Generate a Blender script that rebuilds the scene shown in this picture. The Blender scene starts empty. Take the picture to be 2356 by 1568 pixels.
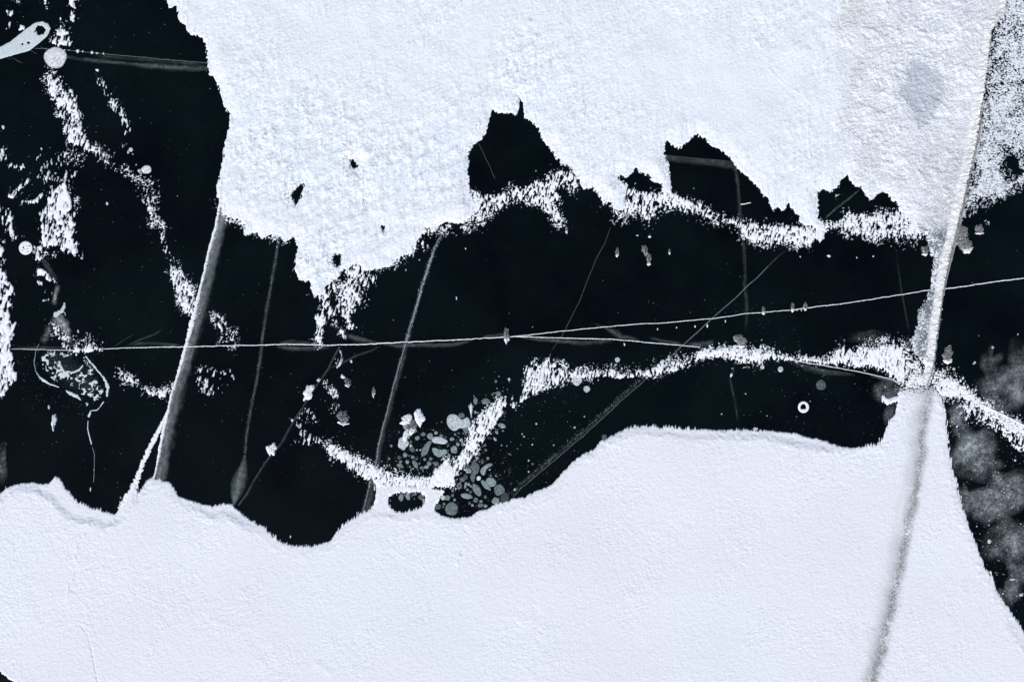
import bpy, math, random
import numpy as np

# ------------------------------------------------------------------ camera, sky, sun
sc = bpy.context.scene
S = 96.0 / 2356.0                      # metres per plan unit (the plan is 2356 x 1568 units, y down)
def W(x, y): return ((x - 1178.0) * S, (784.0 - y) * S)

cam_d = bpy.data.cameras.new('camera'); cam = bpy.data.objects.new('camera', cam_d)
sc.collection.objects.link(cam); sc.camera = cam
cam.location = (0, 0, 80); cam.rotation_euler = (0, 0, 0)
cam_d.sensor_width = 36; cam_d.lens = 36 * 80 / 96.0
cam_d.clip_start = 0.5; cam_d.clip_end = 20000

SUN_EL, SUN_AZ = 37.0, 207.0           # azimuth clockwise from +Y (up in the picture)
w = bpy.data.worlds.new("World"); sc.world = w; w.use_nodes = True
nt = w.node_tree; bg = nt.nodes['Background']
sky = nt.nodes.new('ShaderNodeTexSky'); sky.sky_type = 'NISHITA'; sky.sun_disc = False
sky.sun_elevation = math.radians(SUN_EL); sky.sun_rotation = math.radians(SUN_AZ)
nt.links.new(sky.outputs[0], bg.inputs[0]); bg.inputs[1].default_value = 0.08
sun_d = bpy.data.lights.new('sun', 'SUN'); sun = bpy.data.objects.new('sun', sun_d)
sc.collection.objects.link(sun)
sun_d.energy = 3.6; sun_d.angle = math.radians(0.5); sun_d.color = (1.0, 0.975, 0.94)
sun.rotation_euler = (math.radians(90 - SUN_EL), 0, math.radians(180 - SUN_AZ))
sun.location = (-20, -40, 40)
sc.view_settings.view_transform = 'Standard'; sc.view_settings.look = 'None'
sc.view_settings.gamma = 1; sc.view_settings.exposure = 0.2

C = sc.collection.objects
random.seed(5)

# ------------------------------------------------------------------ tagging helpers
def tag(o, label=None, cat=None, group=None, kind=None):
    if label: o['label'] = label
    if cat: o['category'] = cat
    if group: o['group'] = group
    if kind: o['kind'] = kind
    return o
def empty(name, x, y, label, cat, group=None):
    o = bpy.data.objects.new(name, None); C.link(o)
    wx, wy = W(x, y); o.location = (wx, wy, 0); o.empty_display_size = 0.3
    return tag(o, label, cat, group)
def mesh_obj(name, verts, faces, mat, parent=None, attrs=None, smooth=True):
    """verts in world metres; a parented mesh keeps its place"""
    me = bpy.data.meshes.new(name)
    me.from_pydata([tuple(v) for v in verts], [], faces)
    if attrs:
        for k, val in attrs.items():
            a = me.attributes.new(k, 'FLOAT', 'POINT'); a.data.foreach_set('value', np.asarray(val, np.float32))
    me.polygons.foreach_set('use_smooth', [smooth] * len(me.polygons))
    me.materials.append(mat); me.update()
    o = bpy.data.objects.new(name, me); C.link(o)
    if parent is not None:
        o.parent = parent; L = parent.location
        o.location = (-L.x, -L.y, -L.z)
    return o

# ------------------------------------------------------------------ materials
def newmat(name):
    m = bpy.data.materials.new(name); m.use_nodes = True
    return m, m.node_tree, m.node_tree.nodes['Principled BSDF']
def nd(t, kind, **kw):
    n = t.nodes.new(kind)
    for k, v in kw.items(): setattr(n, k, v)
    return n
def objcoord(t, scale=(1, 1, 1)):
    g = nd(t, 'ShaderNodeNewGeometry'); mp = nd(t, 'ShaderNodeMapping')
    mp.inputs['Scale'].default_value = scale
    t.links.new(g.outputs['Position'], mp.inputs[0]); return mp.outputs[0]
def noise(t, vec, scale, detail=3, rough=0.55):
    n = nd(t, 'ShaderNodeTexNoise'); n.inputs['Scale'].default_value = scale
    n.inputs['Detail'].default_value = detail; n.inputs['Roughness'].default_value = rough
    t.links.new(vec, n.inputs['Vector']); return n.outputs['Fac']
def ramp(t, src, stops):
    r = nd(t, 'ShaderNodeValToRGB')
    els = r.color_ramp.elements
    while len(els) < len(stops): els.new(0.5)
    for e, (p, c) in zip(els, stops):
        e.position = p; e.color = (c if len(c) == 4 else (*c, 1)) if isinstance(c, tuple) else (c, c, c, 1)
    t.links.new(src, r.inputs[0]); return r.outputs[0]
def math_(t, op, a, b=None, clamp=False):
    n = nd(t, 'ShaderNodeMath', operation=op); n.use_clamp = clamp
    for i, v in enumerate((a, b)):
        if v is None: continue
        if isinstance(v, (int, float)): n.inputs[i].default_value = v
        else: t.links.new(v, n.inputs[i])
    return n.outputs[0]
def mixc(t, f, a, b, mode='MIX'):
    n = nd(t, 'ShaderNodeMix', data_type='RGBA', blend_type=mode)
    for s, v in ((n.inputs[0], f), (n.inputs[6], a), (n.inputs[7], b)):
        if isinstance(v, (int, float)): s.default_value = v
        elif isinstance(v, tuple): s.default_value = (*v, 1)
        else: t.links.new(v, s)
    return n.outputs[2]

def mat_snow():
    m, t, p = newmat('snow')
    a = nd(t, 'ShaderNodeAttribute', attribute_name='tint')
    v = objcoord(t)
    f = ramp(t, noise(t, v, 9.0, 3), [(0.3, 0.965), (0.7, 1.0)])
    col = mixc(t, 1.0, a.outputs['Color'], f, 'MULTIPLY')
    t.links.new(col, p.inputs['Base Color'])
    p.inputs['Roughness'].default_value = 0.9; p.inputs['Specular IOR Level'].default_value = 0.15
    b = nd(t, 'ShaderNodeBump'); b.inputs['Strength'].default_value = 1.0; b.inputs['Distance'].default_value = 0.022
    t.links.new(noise(t, v, 8.5, 3, 0.72), b.inputs['Height']); t.links.new(b.outputs[0], p.inputs['Normal'])
    return m
def mat_black_ice():
    m, t, p = newmat('black_ice')
    v = objcoord(t)
    base = mixc(t, ramp(t, noise(t, v, 0.07, 5, 0.6), [(0.36, 0.0), (0.64, 1.0)]), (0.0006, 0.0012, 0.0028), (0.0012, 0.0046, 0.0058))
    gr = ramp(t, noise(t, v, 11.0, 4, 0.75), [(0.50, 0.0), (0.78, 1.0)])
    big = ramp(t, noise(t, v, 0.22, 3), [(0.40, 0.15), (0.68, 0.8)])
    fac = math_(t, 'MULTIPLY', gr, big)
    col = mixc(t, fac, base, (0.022, 0.034, 0.038))
    t.links.new(col, p.inputs['Base Color'])
    p.inputs['Roughness'].default_value = 0.28; p.inputs['IOR'].default_value = 1.31
    p.inputs['Specular IOR Level'].default_value = 0.2
    return m
def mat_bubble(name, lo, hi, sc1=7.0, rnd=(0.48, 0.85)):
    m, t, p = newmat(name)
    v = objcoord(t); oi = nd(t, 'ShaderNodeObjectInfo')
    f = noise(t, v, sc1, 4, 0.65)
    col = mixc(t, ramp(t, f, [(0.3, 0.0), (0.72, 1.0)]), lo, hi)
    k = math_(t, 'ADD', math_(t, 'MULTIPLY', oi.outputs['Random'], rnd[1]), rnd[0])
    col = mixc(t, 1.0, col, nd_combine(t, k), 'MULTIPLY')
    t.links.new(col, p.inputs['Base Color']); p.inputs['Roughness'].default_value = 0.45
    p.inputs['Specular IOR Level'].default_value = 0.2
    return m
def nd_combine(t, k):
    n = nd(t, 'ShaderNodeCombineColor')
    for i in range(3): t.links.new(k, n.inputs[i])
    return n.outputs[0]
def mat_plain(name, c1, c2, sc1, rough=0.7, bump=0.3):
    m, t, p = newmat(name)
    v = objcoord(t); f = noise(t, v, sc1, 4, 0.65)
    t.links.new(mixc(t, ramp(t, f, [(0.35, 0.0), (0.65, 1.0)]), c1, c2), p.inputs['Base Color'])
    p.inputs['Roughness'].default_value = rough; p.inputs['Specular IOR Level'].default_value = 0.3
    b = nd(t, 'ShaderNodeBump'); b.inputs['Strength'].default_value = bump; b.inputs['Distance'].default_value = 0.03
    t.links.new(f, b.inputs['Height']); t.links.new(b.outputs[0], p.inputs['Normal'])
    return m
def mat_veil(name, col, sc1, lo, hi, grain=0.0, streak=True, fine=9.0):
    """milky fracture faces and clouds inside the ice: opacity from the 'dens' attribute and noise"""
    m, t, p = newmat(name)
    a = nd(t, 'ShaderNodeAttribute', attribute_name='dens')
    if streak:
        su = nd(t, 'ShaderNodeAttribute', attribute_name='along'); mp = nd(t, 'ShaderNodeMapping')
        mp.inputs['Scale'].default_value = (0.35, 3.2, 1); t.links.new(su.outputs['Vector'], mp.inputs[0])
        f1 = ramp(t, noise(t, mp.outputs[0], sc1, 4, 0.6), [(lo, 0.0), (hi, 1.0)])
    else: f1 = ramp(t, noise(t, objcoord(t), sc1, 5, 0.6), [(lo, 0.0), (hi, 1.0)])
    f2 = ramp(t, noise(t, objcoord(t), 2.2, 5, 0.7), [(0.3, 0.15), (0.7, 1.0)])
    g = ramp(t, noise(t, objcoord(t), fine, 3, 0.75), [(0.40, 1.0 - grain), (0.66, 1.0)])
    f = math_(t, 'ADD', math_(t, 'MULTIPLY', math_(t, 'MULTIPLY', f1, f2), 0.9), 0.06)
    al = math_(t, 'MULTIPLY', math_(t, 'MULTIPLY', a.outputs['Fac'], f), g, True)
    p.inputs['Base Color'].default_value = (*col, 1); p.inputs['Roughness'].default_value = 0.6
    p.inputs['Specular IOR Level'].default_value = 0.1
    t.links.new(al, p.inputs['Alpha'])
    return m

M_SNOW = mat_snow()
M_ICE = mat_black_ice()
M_BUB = mat_bubble('bubble_grey', (0.15, 0.20, 0.21), (0.34, 0.41, 0.43))
M_BUBW = mat_bubble('bubble_white', (0.46, 0.54, 0.58), (0.82, 0.88, 0.92), 10, (0.85, 0.2))
M_BUBD = mat_bubble('bubble_dim', (0.055, 0.075, 0.08), (0.13, 0.16, 0.17))
M_LINE = mat_plain('crack_white', (0.80, 0.80, 0.84), (0.92, 0.92, 0.95), 6)
M_CLEAR = mat_plain('clear_ice_chunk', (0.03, 0.035, 0.035), (0.34, 0.34, 0.35), 7.5, 0.25, 0.8)
M_WHITE = mat_plain('snow_and_sunlit_white', (0.72, 0.74, 0.80), (0.92, 0.93, 0.96), 7, 0.8, 0.6)  # snow lumps, pale discs, and the white painted as sunlight on ice chunks
M_VEIL = mat_veil('fracture_face', (0.40, 0.47, 0.49), 1.4, 0.26, 0.70, 0.45)
M_VEILB = mat_veil('fracture_milky', (0.66, 0.74, 0.77), 1.4, 0.22, 0.66, 0.3)
M_VEILG = mat_veil('fracture_grainy', (0.45, 0.55, 0.57), 2.0, 0.34, 0.66, 0.97, True, 11.0)
M_MILK = mat_veil('web_milk', (0.80, 0.86, 0.88), 3.0, 0.20, 0.60, 0.5, False)
M_MILK2 = mat_veil('web_speckle', (0.30, 0.40, 0.42), 5.0, 0.42, 0.66, 0.9, False)
M_CLOUD = mat_veil('ice_cloud', (0.80, 0.87, 0.93), 0.62, 0.35, 0.62, 0.65, False, 5.0)
def translucent(m):
    c = m.copy(); c.name = m.name + '_soft'; t = c.node_tree; p = t.nodes['Principled BSDF']
    a = nd(t, 'ShaderNodeAttribute', attribute_name='dens')
    f = ramp(t, noise(t, objcoord(t), 4.0, 4, 0.7), [(0.34, 0.50), (0.60, 1.0)])
    t.links.new(math_(t, 'MULTIPLY', a.outputs['Fac'], f, True), p.inputs['Alpha']); return c
SOFT = {m.name: translucent(m) for m in (M_BUB, M_BUBW, M_BUBD, M_WHITE)}

# ------------------------------------------------------------------ plan coordinates
def T(c, r, pts): return [(589.0 * c + x / 3.0, 522.67 * r + y / 3.0) for x, y in pts]
def Z1(x, y): return (877.5 + x * 0.1995, 895.8 + y * 0.1995)

# ------------------------------------------------------------------ grid and noise
STEP = 1.0
def axis(lo, hi):
    core = list(np.arange(lo, hi + 0.01, STEP)); st = STEP; a = lo; b = hi; L = []; R = []
    while len(L) < 60:
        st *= 1.13; a -= st; b += st; L.append(a); R.append(b)
    return np.array(L[::-1] + core + R, np.float32)
XS = axis(-70, 2426); YS = axis(-60, 1628)
NX, NY = len(XS), len(YS)
GX, GY = np.meshgrid(XS, YS)
TAB = np.random.RandomState(7).rand(40, 256, 256).astype(np.float32)
def vnoise(X, Y, seed):
    tb = TAB[seed % 40]
    ix = np.floor(X); iy = np.floor(Y); fx = X - ix; fy = Y - iy
    fx = fx * fx * (3 - 2 * fx); fy = fy * fy * (3 - 2 * fy)
    ix = ix.astype(np.int32) & 255; iy = iy.astype(np.int32) & 255
    jx = (ix + 1) & 255; jy = (iy + 1) & 255
    a = tb[iy, ix]; b = tb[iy, jx]; c = tb[jy, ix]; d = tb[jy, jx]
    a += (b - a) * fx; c += (d - c) * fx
    return a + (c - a) * fy
def an(across, along, seed, ang=80.0, ox=0, oy=0):
    """noise stretched along a direction; ang = degrees from +x, picture-up positive"""
    ca, sa = math.cos(math.radians(ang)), math.sin(math.radians(ang))
    al = (GX * ca - GY * sa) / along + ox; ac = (GX * sa + GY * ca) / across + oy
    return vnoise(ac.astype(np.float32), al.astype(np.float32), seed)
def unif(n):
    z = (n - n.mean()) / n.std(); return 0.5 * (1 + np.tanh(0.80 * z))
def sstep(a, b, x):
    t = np.clip((x - a) / (b - a), 0, 1); return t * t * (3 - 2 * t)

# coarse signed distance (positive inside), sampled back onto the fine grid
CS = 3.0; CX = np.arange(-160, 2520, CS); CY = np.arange(-160, 1730, CS)
IX = np.clip((XS - CX[0]) / CS, 0, len(CX) - 1.001); IY = np.clip((YS - CY[0]) / CS, 0, len(CY) - 1.001)
ix0 = IX.astype(int); fxx = (IX - ix0).astype(np.float32); iy0 = IY.astype(int); fyy = (IY - iy0).astype(np.float32)
def up(A):
    A = A.astype(np.float32)
    B = A[:, ix0] * (1 - fxx) + A[:, ix0 + 1] * fxx
    return B[iy0] * (1 - fyy)[:, None] + B[iy0 + 1] * fyy[:, None]
def sdf(poly, pad=70):
    P = np.array(poly, float); x0, y0 = P.min(0) - pad; x1, y1 = P.max(0) + pad
    i0, i1 = np.searchsorted(CX, [x0, x1]); j0, j1 = np.searchsorted(CY, [y0, y1])
    out = np.full((len(CY), len(CX)), -float(pad), np.float32)
    if i1 <= i0 or j1 <= j0: return out
    X, Y = np.meshgrid(CX[i0:i1].astype(np.float32), CY[j0:j1].astype(np.float32))
    d2 = np.full(X.shape, 1e12, np.float32); ins = np.zeros(X.shape, bool)
    for k in range(len(P)):
        ax, ay = P[k]; bx, by = P[(k + 1) % len(P)]
        ex, ey = bx - ax, by - ay; L = ex * ex + ey * ey + 1e-9
        tt = np.clip(((X - ax) * ex + (Y - ay) * ey) / L, 0, 1)
        dx = X - ax - tt * ex; dy = Y - ay - tt * ey
        d2 = np.minimum(d2, dx * dx + dy * dy)
        if ay != by:
            c = ((Y < ay) != (Y < by)) & (X < (bx - ax) * (Y - ay) / (by - ay) + ax)
            ins ^= c
    d = np.sqrt(d2); out[j0:j1, i0:i1] = np.maximum(np.where(ins, d, -d), -pad)
    return out
def ell(cx, cy, rx, ry, n=20, rot=0):
    c, s = math.cos(math.radians(rot)), math.sin(math.radians(rot))
    return [(cx + rx * math.cos(a) * c - ry * math.sin(a) * s, cy + rx * math.cos(a) * s + ry * math.sin(a) * c)
            for a in [2 * math.pi * k / n for k in range(n)]]
def band(pts, hw):
    """polygon round a polyline, hw = half width (number or list)"""
    L, R = [], []; n = len(pts)
    if not isinstance(hw, (list, tuple)): hw = [hw] * n
    for k, (x, y) in enumerate(pts):
        x0, y0 = pts[max(0, k - 1)]; x1, y1 = pts[min(n - 1, k + 1)]
        dx, dy = x1 - x0, y1 - y0; l = math.hypot(dx, dy) or 1
        L.append((x + dy / l * hw[k], y - dx / l * hw[k])); R.append((x - dy / l * hw[k], y + dx / l * hw[k]))
    return L + R[::-1]

# ------------------------------------------------------------------ outlines of the snow
UPPER = (T(0, 0, [(1100, -900), (1140, -20), (1150, 30), (1180, 62), (1200, 38), (1222, 40), (1225, 130), (1265, 165), (1290, 220), (1330, 240), (1385, 255), (1415, 290), (1430, 350), (1437, 430), (1440, 510), (1480, 540), (1525, 640), (1540, 710), (1585, 810), (1580, 880), (1560, 960), (1540, 1070), (1520, 1200), (1495, 1310), (1505, 1400), (1540, 1470), (1570, 1500), (1640, 1510), (1690, 1545)])
 + T(0, 1, [(1685, 60)]) + T(1, 1, [(0, 42), (45, 75), (90, 60), (160, 65), (200, 105), (265, 62), (285, 150), (270, 230), (258, 320), (300, 365), (360, 372), (385, 430), (410, 480), (450, 475), (500, 400), (560, 350), (600, 290), (700, 255), (760, 310), (850, 290), (900, 280), (945, 260), (950, 220), (1080, 180), (1100, 130), (1140, 60), (1160, 10)])
 + T(1, 0, [(1240, 1568), (1330, 1535), (1410, 1545), (1500, 1500), (1530, 1440), (1520, 1390), (1490, 1350), (1475, 1290), (1465, 1200), (1475, 1110), (1455, 1080), (1500, 1000), (1545, 970), (1600, 880), (1620, 800), (1640, 765), (1680, 790), (1767, 780)])
 + T(2, 0, [(30, 800), (45, 755), (60, 680), (75, 700), (80, 760), (90, 830), (130, 830), (180, 890), (210, 970), (280, 1050), (300, 1100), (335, 1095), (340, 1145), (400, 1135), (420, 1190), (460, 1240), (490, 1300), (560, 1300), (600, 1350), (640, 1410), (690, 1385), (700, 1440), (740, 1460), (780, 1440), (790, 1340), (790, 1260), (745, 1245), (735, 1225), (750, 1205), (775, 1225), (778, 1240), (820, 1210), (855, 1160), (920, 1215), (940, 1195), (965, 1250), (1035, 1270), (1035, 1320), (1070, 1340), (1100, 1330), (1095, 1250), (1080, 1130), (1045, 1040), (1075, 975), (1110, 1000), (1145, 1025), (1200, 990), (1240, 945), (1280, 935), (1330, 960), (1360, 1000), (1440, 1035), (1510, 1095), (1560, 1170), (1640, 1240), (1700, 1300), (1740, 1355)])
 + T(3, 0, [(0, 1365), (20, 1440), (40, 1455), (70, 1430), (90, 1475), (140, 1410), (180, 1460), (215, 1490), (220, 1530), (270, 1560), (300, 1555)])
 + T(3, 1, [(320, 20), (335, 80), (355, 105), (385, 80), (400, 0)])
 + T(3, 0, [(380, 1530), (345, 1510), (345, 1400), (350, 1320), (375, 1300), (430, 1325), (480, 1300), (510, 1240), (545, 1208), (570, 1250), (610, 1290), (640, 1290), (680, 1350), (700, 1380), (740, 1365), (790, 1320), (830, 1350), (850, 1380), (890, 1400), (900, 1450), (1000, 1530)])
 + T(3, 1, [(1030, 20), (1090, 50), (1100, 130), (1125, 200), (1145, 200), (1130, 300), (1125, 400), (1085, 500), (1035, 580), (1030, 680), (990, 770), (1000, 850), (1050, 920), (1100, 980), (1145, 940), (1165, 830), (1170, 720), (1190, 600), (1210, 450), (1220, 350), (1250, 200), (1280, 100), (1290, 0)])
 + T(3, 0, [(1300, 1500), (1330, 1420), (1350, 1300), (1395, 1120), (1430, 950), (1455, 800), (1480, 640), (1500, 500), (1525, 350), (1545, 210), (1600, 120), (1640, 60), (1650, 0), (1700, -900)]))
LOWER = (T(0, 2, [(-700, 420), (-300, 340), (0, 270), (60, 225), (150, 195), (240, 190), (320, 205), (385, 150), (430, 180), (450, 230), (490, 270), (540, 330), (620, 360), (700, 380), (735, 402), (800, 408), (820, 380), (870, 310), (895, 260), (925, 200), (955, 190), (940, 285), (1000, 220), (1020, 170), (1060, 160), (1110, 175), (1180, 190), (1205, 240), (1240, 290), (1330, 320), (1420, 345), (1480, 355), (1520, 340), (1600, 340), (1640, 380), (1700, 430)])
 + T(1, 2, [(0, 470), (60, 500), (110, 560), (170, 600), (260, 630), (360, 635), (440, 620), (510, 590), (560, 530), (640, 460), (720, 405), (790, 375), (820, 330), (830, 250), (830, 215), (1050, 215), (1200, 225), (1290, 250), (1300, 256), (1270, 310), (1235, 350), (1235, 380), (1280, 420), (1340, 435), (1420, 435), (1490, 420), (1535, 385), (1600, 365), (1660, 335), (1767, 310)])
 + T(2, 2, [(110, 280), (170, 250), (270, 205), (330, 145), (380, 95), (440, 30), (480, 0)])
 + T(2, 1, [(560, 1530), (620, 1470), (700, 1430), (780, 1390), (920, 1372), (1050, 1380), (1200, 1390), (1400, 1395), (1600, 1400), (1767, 1400)])
 + T(3, 1, [(60, 1410), (180, 1415), (250, 1440), (340, 1460), (440, 1490), (520, 1515), (600, 1520), (680, 1510), (770, 1495), (800, 1440), (820, 1390), (840, 1340), (880, 1290), (885, 1210), (860, 1215), (830, 1232), (800, 1200), (780, 1165), (850, 1170), (880, 1150), (900, 1110), (930, 1090), (1000, 1060), (1080, 1060), (1140, 1080), (1190, 1150), (1215, 1190), (1225, 1300), (1235, 1400), (1245, 1568)])
 + T(3, 2, [(1255, 20), (1275, 100), (1300, 200), (1340, 350), (1385, 480), (1440, 620), (1490, 770), (1560, 880), (1600, 970), (1660, 1050), (1720, 1150), (1767, 1230), (2200, 2000), (1500, 2200), (-700, 2200), (-500, 1450), (-200, 1470), (0, 1500), (50, 1537), (110, 1580), (200, 1700), (-800, 1900)][:-8])
 + T(3, 2, [(2200, 2000), (1500, 2300)]) + T(0, 2, [(300, 2300), (200, 1640), (110, 1572), (50, 1537), (0, 1500), (-200, 1420), (-700, 1300)]))
HOLES = [T(1, 0, [(310, 1268), (330, 1262), (325, 1300), (315, 1350), (300, 1385), (272, 1418), (258, 1395), (240, 1350), (265, 1320), (285, 1285)]),
         T(1, 0, [(655, 1105), (672, 1100), (690, 1120), (703, 1140), (700, 1162), (650, 1150), (650, 1130)]),
         T(1, 1, [(575, 180), (587, 185), (580, 245), (560, 265), (535, 240), (505, 228), (530, 205), (545, 185)]),
         T(1, 0, [(762, 1352), (765, 1370), (760, 1388), (752, 1375)]),
         T(1, 0, [(865, 1555), (885, 1558), (888, 1580), (882, 1595), (865, 1585)])]
POOL = T(1, 2, [(915, 275), (1000, 248), (1100, 255), (1160, 250), (1172, 300), (1165, 360), (1090, 388), (1000, 395), (935, 378), (910, 330)])

# each patch: (object key, outline, cover 0..1, edge softness, grain: 0 streaky / 1 crumbly)
PATCH = []
def patch(key, poly, cov, soft=10, iso=0.0): PATCH.append((key, poly, cov, soft, iso))
# band across the middle right, hanging teeth
patch('mid', T(2, 1, [(110, 930), (140, 870), (190, 915), (250, 880), (330, 930), (400, 970), (400, 1060), (350, 1080), (240, 1100), (150, 1150), (60, 1215), (50, 1150), (80, 1050), (80, 950)]), .72, 14)
patch('mid', T(2, 1, [(70, 1150), (120, 1000), (180, 930), (200, 1060), (300, 1040), (240, 1095), (150, 1145)]), .95, 14)
patch('mid', T(2, 1, [(380, 985), (520, 965), (700, 972), (900, 965), (1050, 930), (1200, 890), (1300, 850), (1300, 910), (1130, 990), (960, 1030), (850, 1035), (730, 1040), (650, 1030), (520, 1045), (400, 1040)]), .84, 9)
patch('mid', T(2, 1, [(1240, 870), (1300, 825), (1450, 812), (1600, 820), (1767, 830)]) + T(3, 1, [(60, 830), (150, 872), (300, 888), (430, 880), (430, 950), (270, 928), (150, 922), (0, 905)]) + T(2, 1, [(1700, 930), (1600, 945), (1500, 905), (1400, 895), (1300, 905)]), 1.0, 10)
patch('mid', T(3, 1, [(420, 890), (480, 815), (560, 830), (660, 805), (800, 795), (930, 790), (960, 900), (960, 1080), (930, 1085), (870, 1050), (820, 1010), (770, 985), (700, 965), (640, 962), (500, 945), (420, 940)]), 1.0, 16)
patch('mid', T(3, 1, [(170, 880), (440, 880), (440, 940), (170, 920)]), .7, 8)
patch('mid', T(2, 1, [(150, 880), (250, 868), (340, 900), (430, 965), (480, 990), (300, 1010), (70, 1100), (30, 1190), (60, 1000)]), .42, 16, .6)
patch('mid', T(2, 1, [(100, 960), (200, 940), (330, 1010), (330, 1060), (200, 1110), (110, 1150), (80, 1080)]), .9, 14, .2)
patch('mid', T(3, 1, [(660, 780), (900, 770), (960, 800), (900, 840), (700, 830)]), .5, 16, .9)
# junction by the ridge
patch('junction', T(3, 1, [(920, 860), (1010, 900), (1110, 980), (1240, 960), (1260, 1060), (1150, 1120), (940, 1100)]), .62, 20, 1)
patch('junction', T(3, 1, [(900, 1000), (1000, 960), (1240, 1000), (1260, 1180), (1180, 1200), (900, 1180), (880, 1100)]), .82, 20, 1)
patch('junction', T(3, 1, [(900, 800), (1000, 880), (1080, 960), (1150, 960), (1230, 1000), (1220, 1150), (1100, 1150), (930, 1120), (910, 1000)]), .72, 16, 1)
patch('junction', T(3, 1, [(940, 990), (1080, 1000), (1100, 1150), (930, 1130)]), 1.05, 26, 1)
# lower right band
patch('east', T(3, 1, [(1140, 1040), (1200, 1000), (1260, 1000), (1330, 1060), (1450, 1150), (1600, 1230), (1767, 1340), (2300, 1700), (2300, 1800), (1767, 1460), (1640, 1400), (1500, 1290), (1400, 1220), (1300, 1180), (1220, 1180), (1150, 1140)]), .98, 16, .8)
patch('east', T(3, 1, [(1270, 1180), (1400, 1210), (1600, 1300), (1767, 1440), (2300, 1790), (2300, 2000), (1767, 1560), (1690, 1520), (1620, 1430), (1560, 1400), (1500, 1340), (1400, 1275), (1370, 1345), (1350, 1250), (1280, 1230)]), .72, 12)
patch('east', T(3, 1, [(1235, 1350), (1310, 1370), (1300, 1400), (1240, 1400)]), .5, 8)
patch('east', ell(*T(3, 1, [(1310, 1035)])[0], 26, 14, rot=40), .35, 14, 1)
# curved and diagonal bands at the bubbles
patch('curve', T(1, 1, [(1655, 1160), (1740, 1150), (1735, 1210), (1700, 1290), (1640, 1370), (1560, 1490), (1530, 1568)]) + T(1, 2, [(1490, 20), (1450, 90), (1400, 150), (1370, 220), (1200, 235), (1160, 235), (1200, 130), (1270, 60), (1310, 5), (1345, 45), (1395, 0)]) + T(1, 1, [(1440, 1500), (1450, 1400), (1500, 1330), (1560, 1250)]), .93, 9)
patch('curve', T(1, 2, [(1200, 130), (1270, 60), (1310, 8), (1345, 50), (1390, 90), (1350, 210), (1200, 230)]), 1.15, 8)
patch('curve', T(1, 1, [(470, 1475), (520, 1475), (600, 1520), (700, 1560)]) + T(1, 2, [(820, 62), (880, 85), (960, 115), (1100, 128), (1180, 140), (1200, 120), (1260, 240), (1160, 235), (1040, 245), (920, 245), (830, 205), (770, 175), (690, 135), (620, 65), (540, 35), (500, 0)]), 1.0, 9)
patch('curve', T(1, 2, [(830, 180), (925, 220), (905, 280), (905, 340), (930, 385), (800, 385), (830, 300)]), 1.4, 6)
patch('curve', T(1, 2, [(1168, 230), (1290, 240), (1270, 310), (1235, 350), (1235, 400), (1160, 400), (1175, 330)]), 1.4, 6)
for cx_, cy_ in ((912, 262), (1166, 258), (915, 378), (1170, 375)): patch('curve', ell(*T(1, 2, [(cx_, cy_)])[0], 8, 8), 1.4, 5)
patch('curve', T(1, 2, [(1000, 230), (1110, 228), (1090, 262), (1020, 266)]), 1.1, 6)
patch('curve', T(1, 2, [(930, 95), (1180, 100), (1190, 130), (950, 125)]), .5, 8)
patch('curve', ell(*T(2, 1, [(12, 1215)])[0], 9, 10), .9, 6)
patch('curve', T(1, 1, [(1755, 1170), (1790, 1160), (1780, 1230), (1755, 1240)]), .6, 5)
# crumbled band right of the first bay
patch('bay', T(1, 0, [(1480, 1300), (1560, 1330), (1640, 1345), (1720, 1325), (1767, 1300)]) + T(2, 0, [(0, 1290), (100, 1285), (170, 1230), (220, 1260), (300, 1200), (320, 1330), (340, 1400), (250, 1430), (160, 1420), (60, 1400), (0, 1400)]) + T(1, 0, [(1767, 1410), (1700, 1450), (1600, 1490), (1560, 1540), (1500, 1500)]), .68, 10)
patch('bay', T(2, 0, [(130, 1270), (220, 1265), (290, 1320), (300, 1400), (345, 1500), (350, 1568), (300, 1560), (240, 1480), (150, 1400)]), .84, 10)
patch('bay', T(2, 0, [(220, 1250), (300, 1170), (400, 1160), (440, 1230), (470, 1290), (430, 1330), (370, 1320), (290, 1330)]), .66, 10)
patch('bay', T(1, 0, [(1520, 1440), (1600, 1400), (1560, 1560), (1400, 1560)]), .75, 14, 1)
# band below the second bay and on to the ridge
patch('comb', T(2, 0, [(640, 1400), (760, 1440), (790, 1290), (860, 1310), (1000, 1325), (1100, 1345), (1150, 1345), (1250, 1380), (1350, 1430), (1400, 1485), (1500, 1510), (1600, 1525), (1767, 1540), (1767, 1600), (1600, 1600), (1500, 1560), (1350, 1530), (1250, 1500), (1150, 1470), (1050, 1440), (980, 1500), (950, 1560), (880, 1480), (780, 1500)]), .68, 12)
patch('comb', T(2, 0, [(1040, 1330), (1090, 1320), (1250, 1390), (1340, 1450), (1330, 1500), (1200, 1460), (1060, 1400)]), 1.05, 9)
patch('comb', T(2, 0, [(640, 1405), (700, 1400), (800, 1430), (780, 1520), (720, 1530)]), .55, 12, 1)
patch('comb', T(2, 0, [(1590, 1530), (1767, 1545)]) + T(3, 0, [(200, 1560), (345, 1550)]) + T(3, 1, [(340, 70), (300, 128), (200, 138), (100, 128), (0, 135)]) + T(2, 1, [(1690, 130), (1610, 85), (1560, 20)]), .88, 10)
patch('comb', T(3, 0, [(345, 1520), (420, 1525), (500, 1500), (540, 1455), (640, 1468), (700, 1480), (800, 1455), (880, 1440), (1000, 1460), (1150, 1568)]) + T(3, 1, [(1100, 60), (1050, 100), (900, 115), (780, 110), (700, 90), (560, 80), (520, 25), (420, 25), (380, 40)]), .72, 12, .4)
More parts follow.
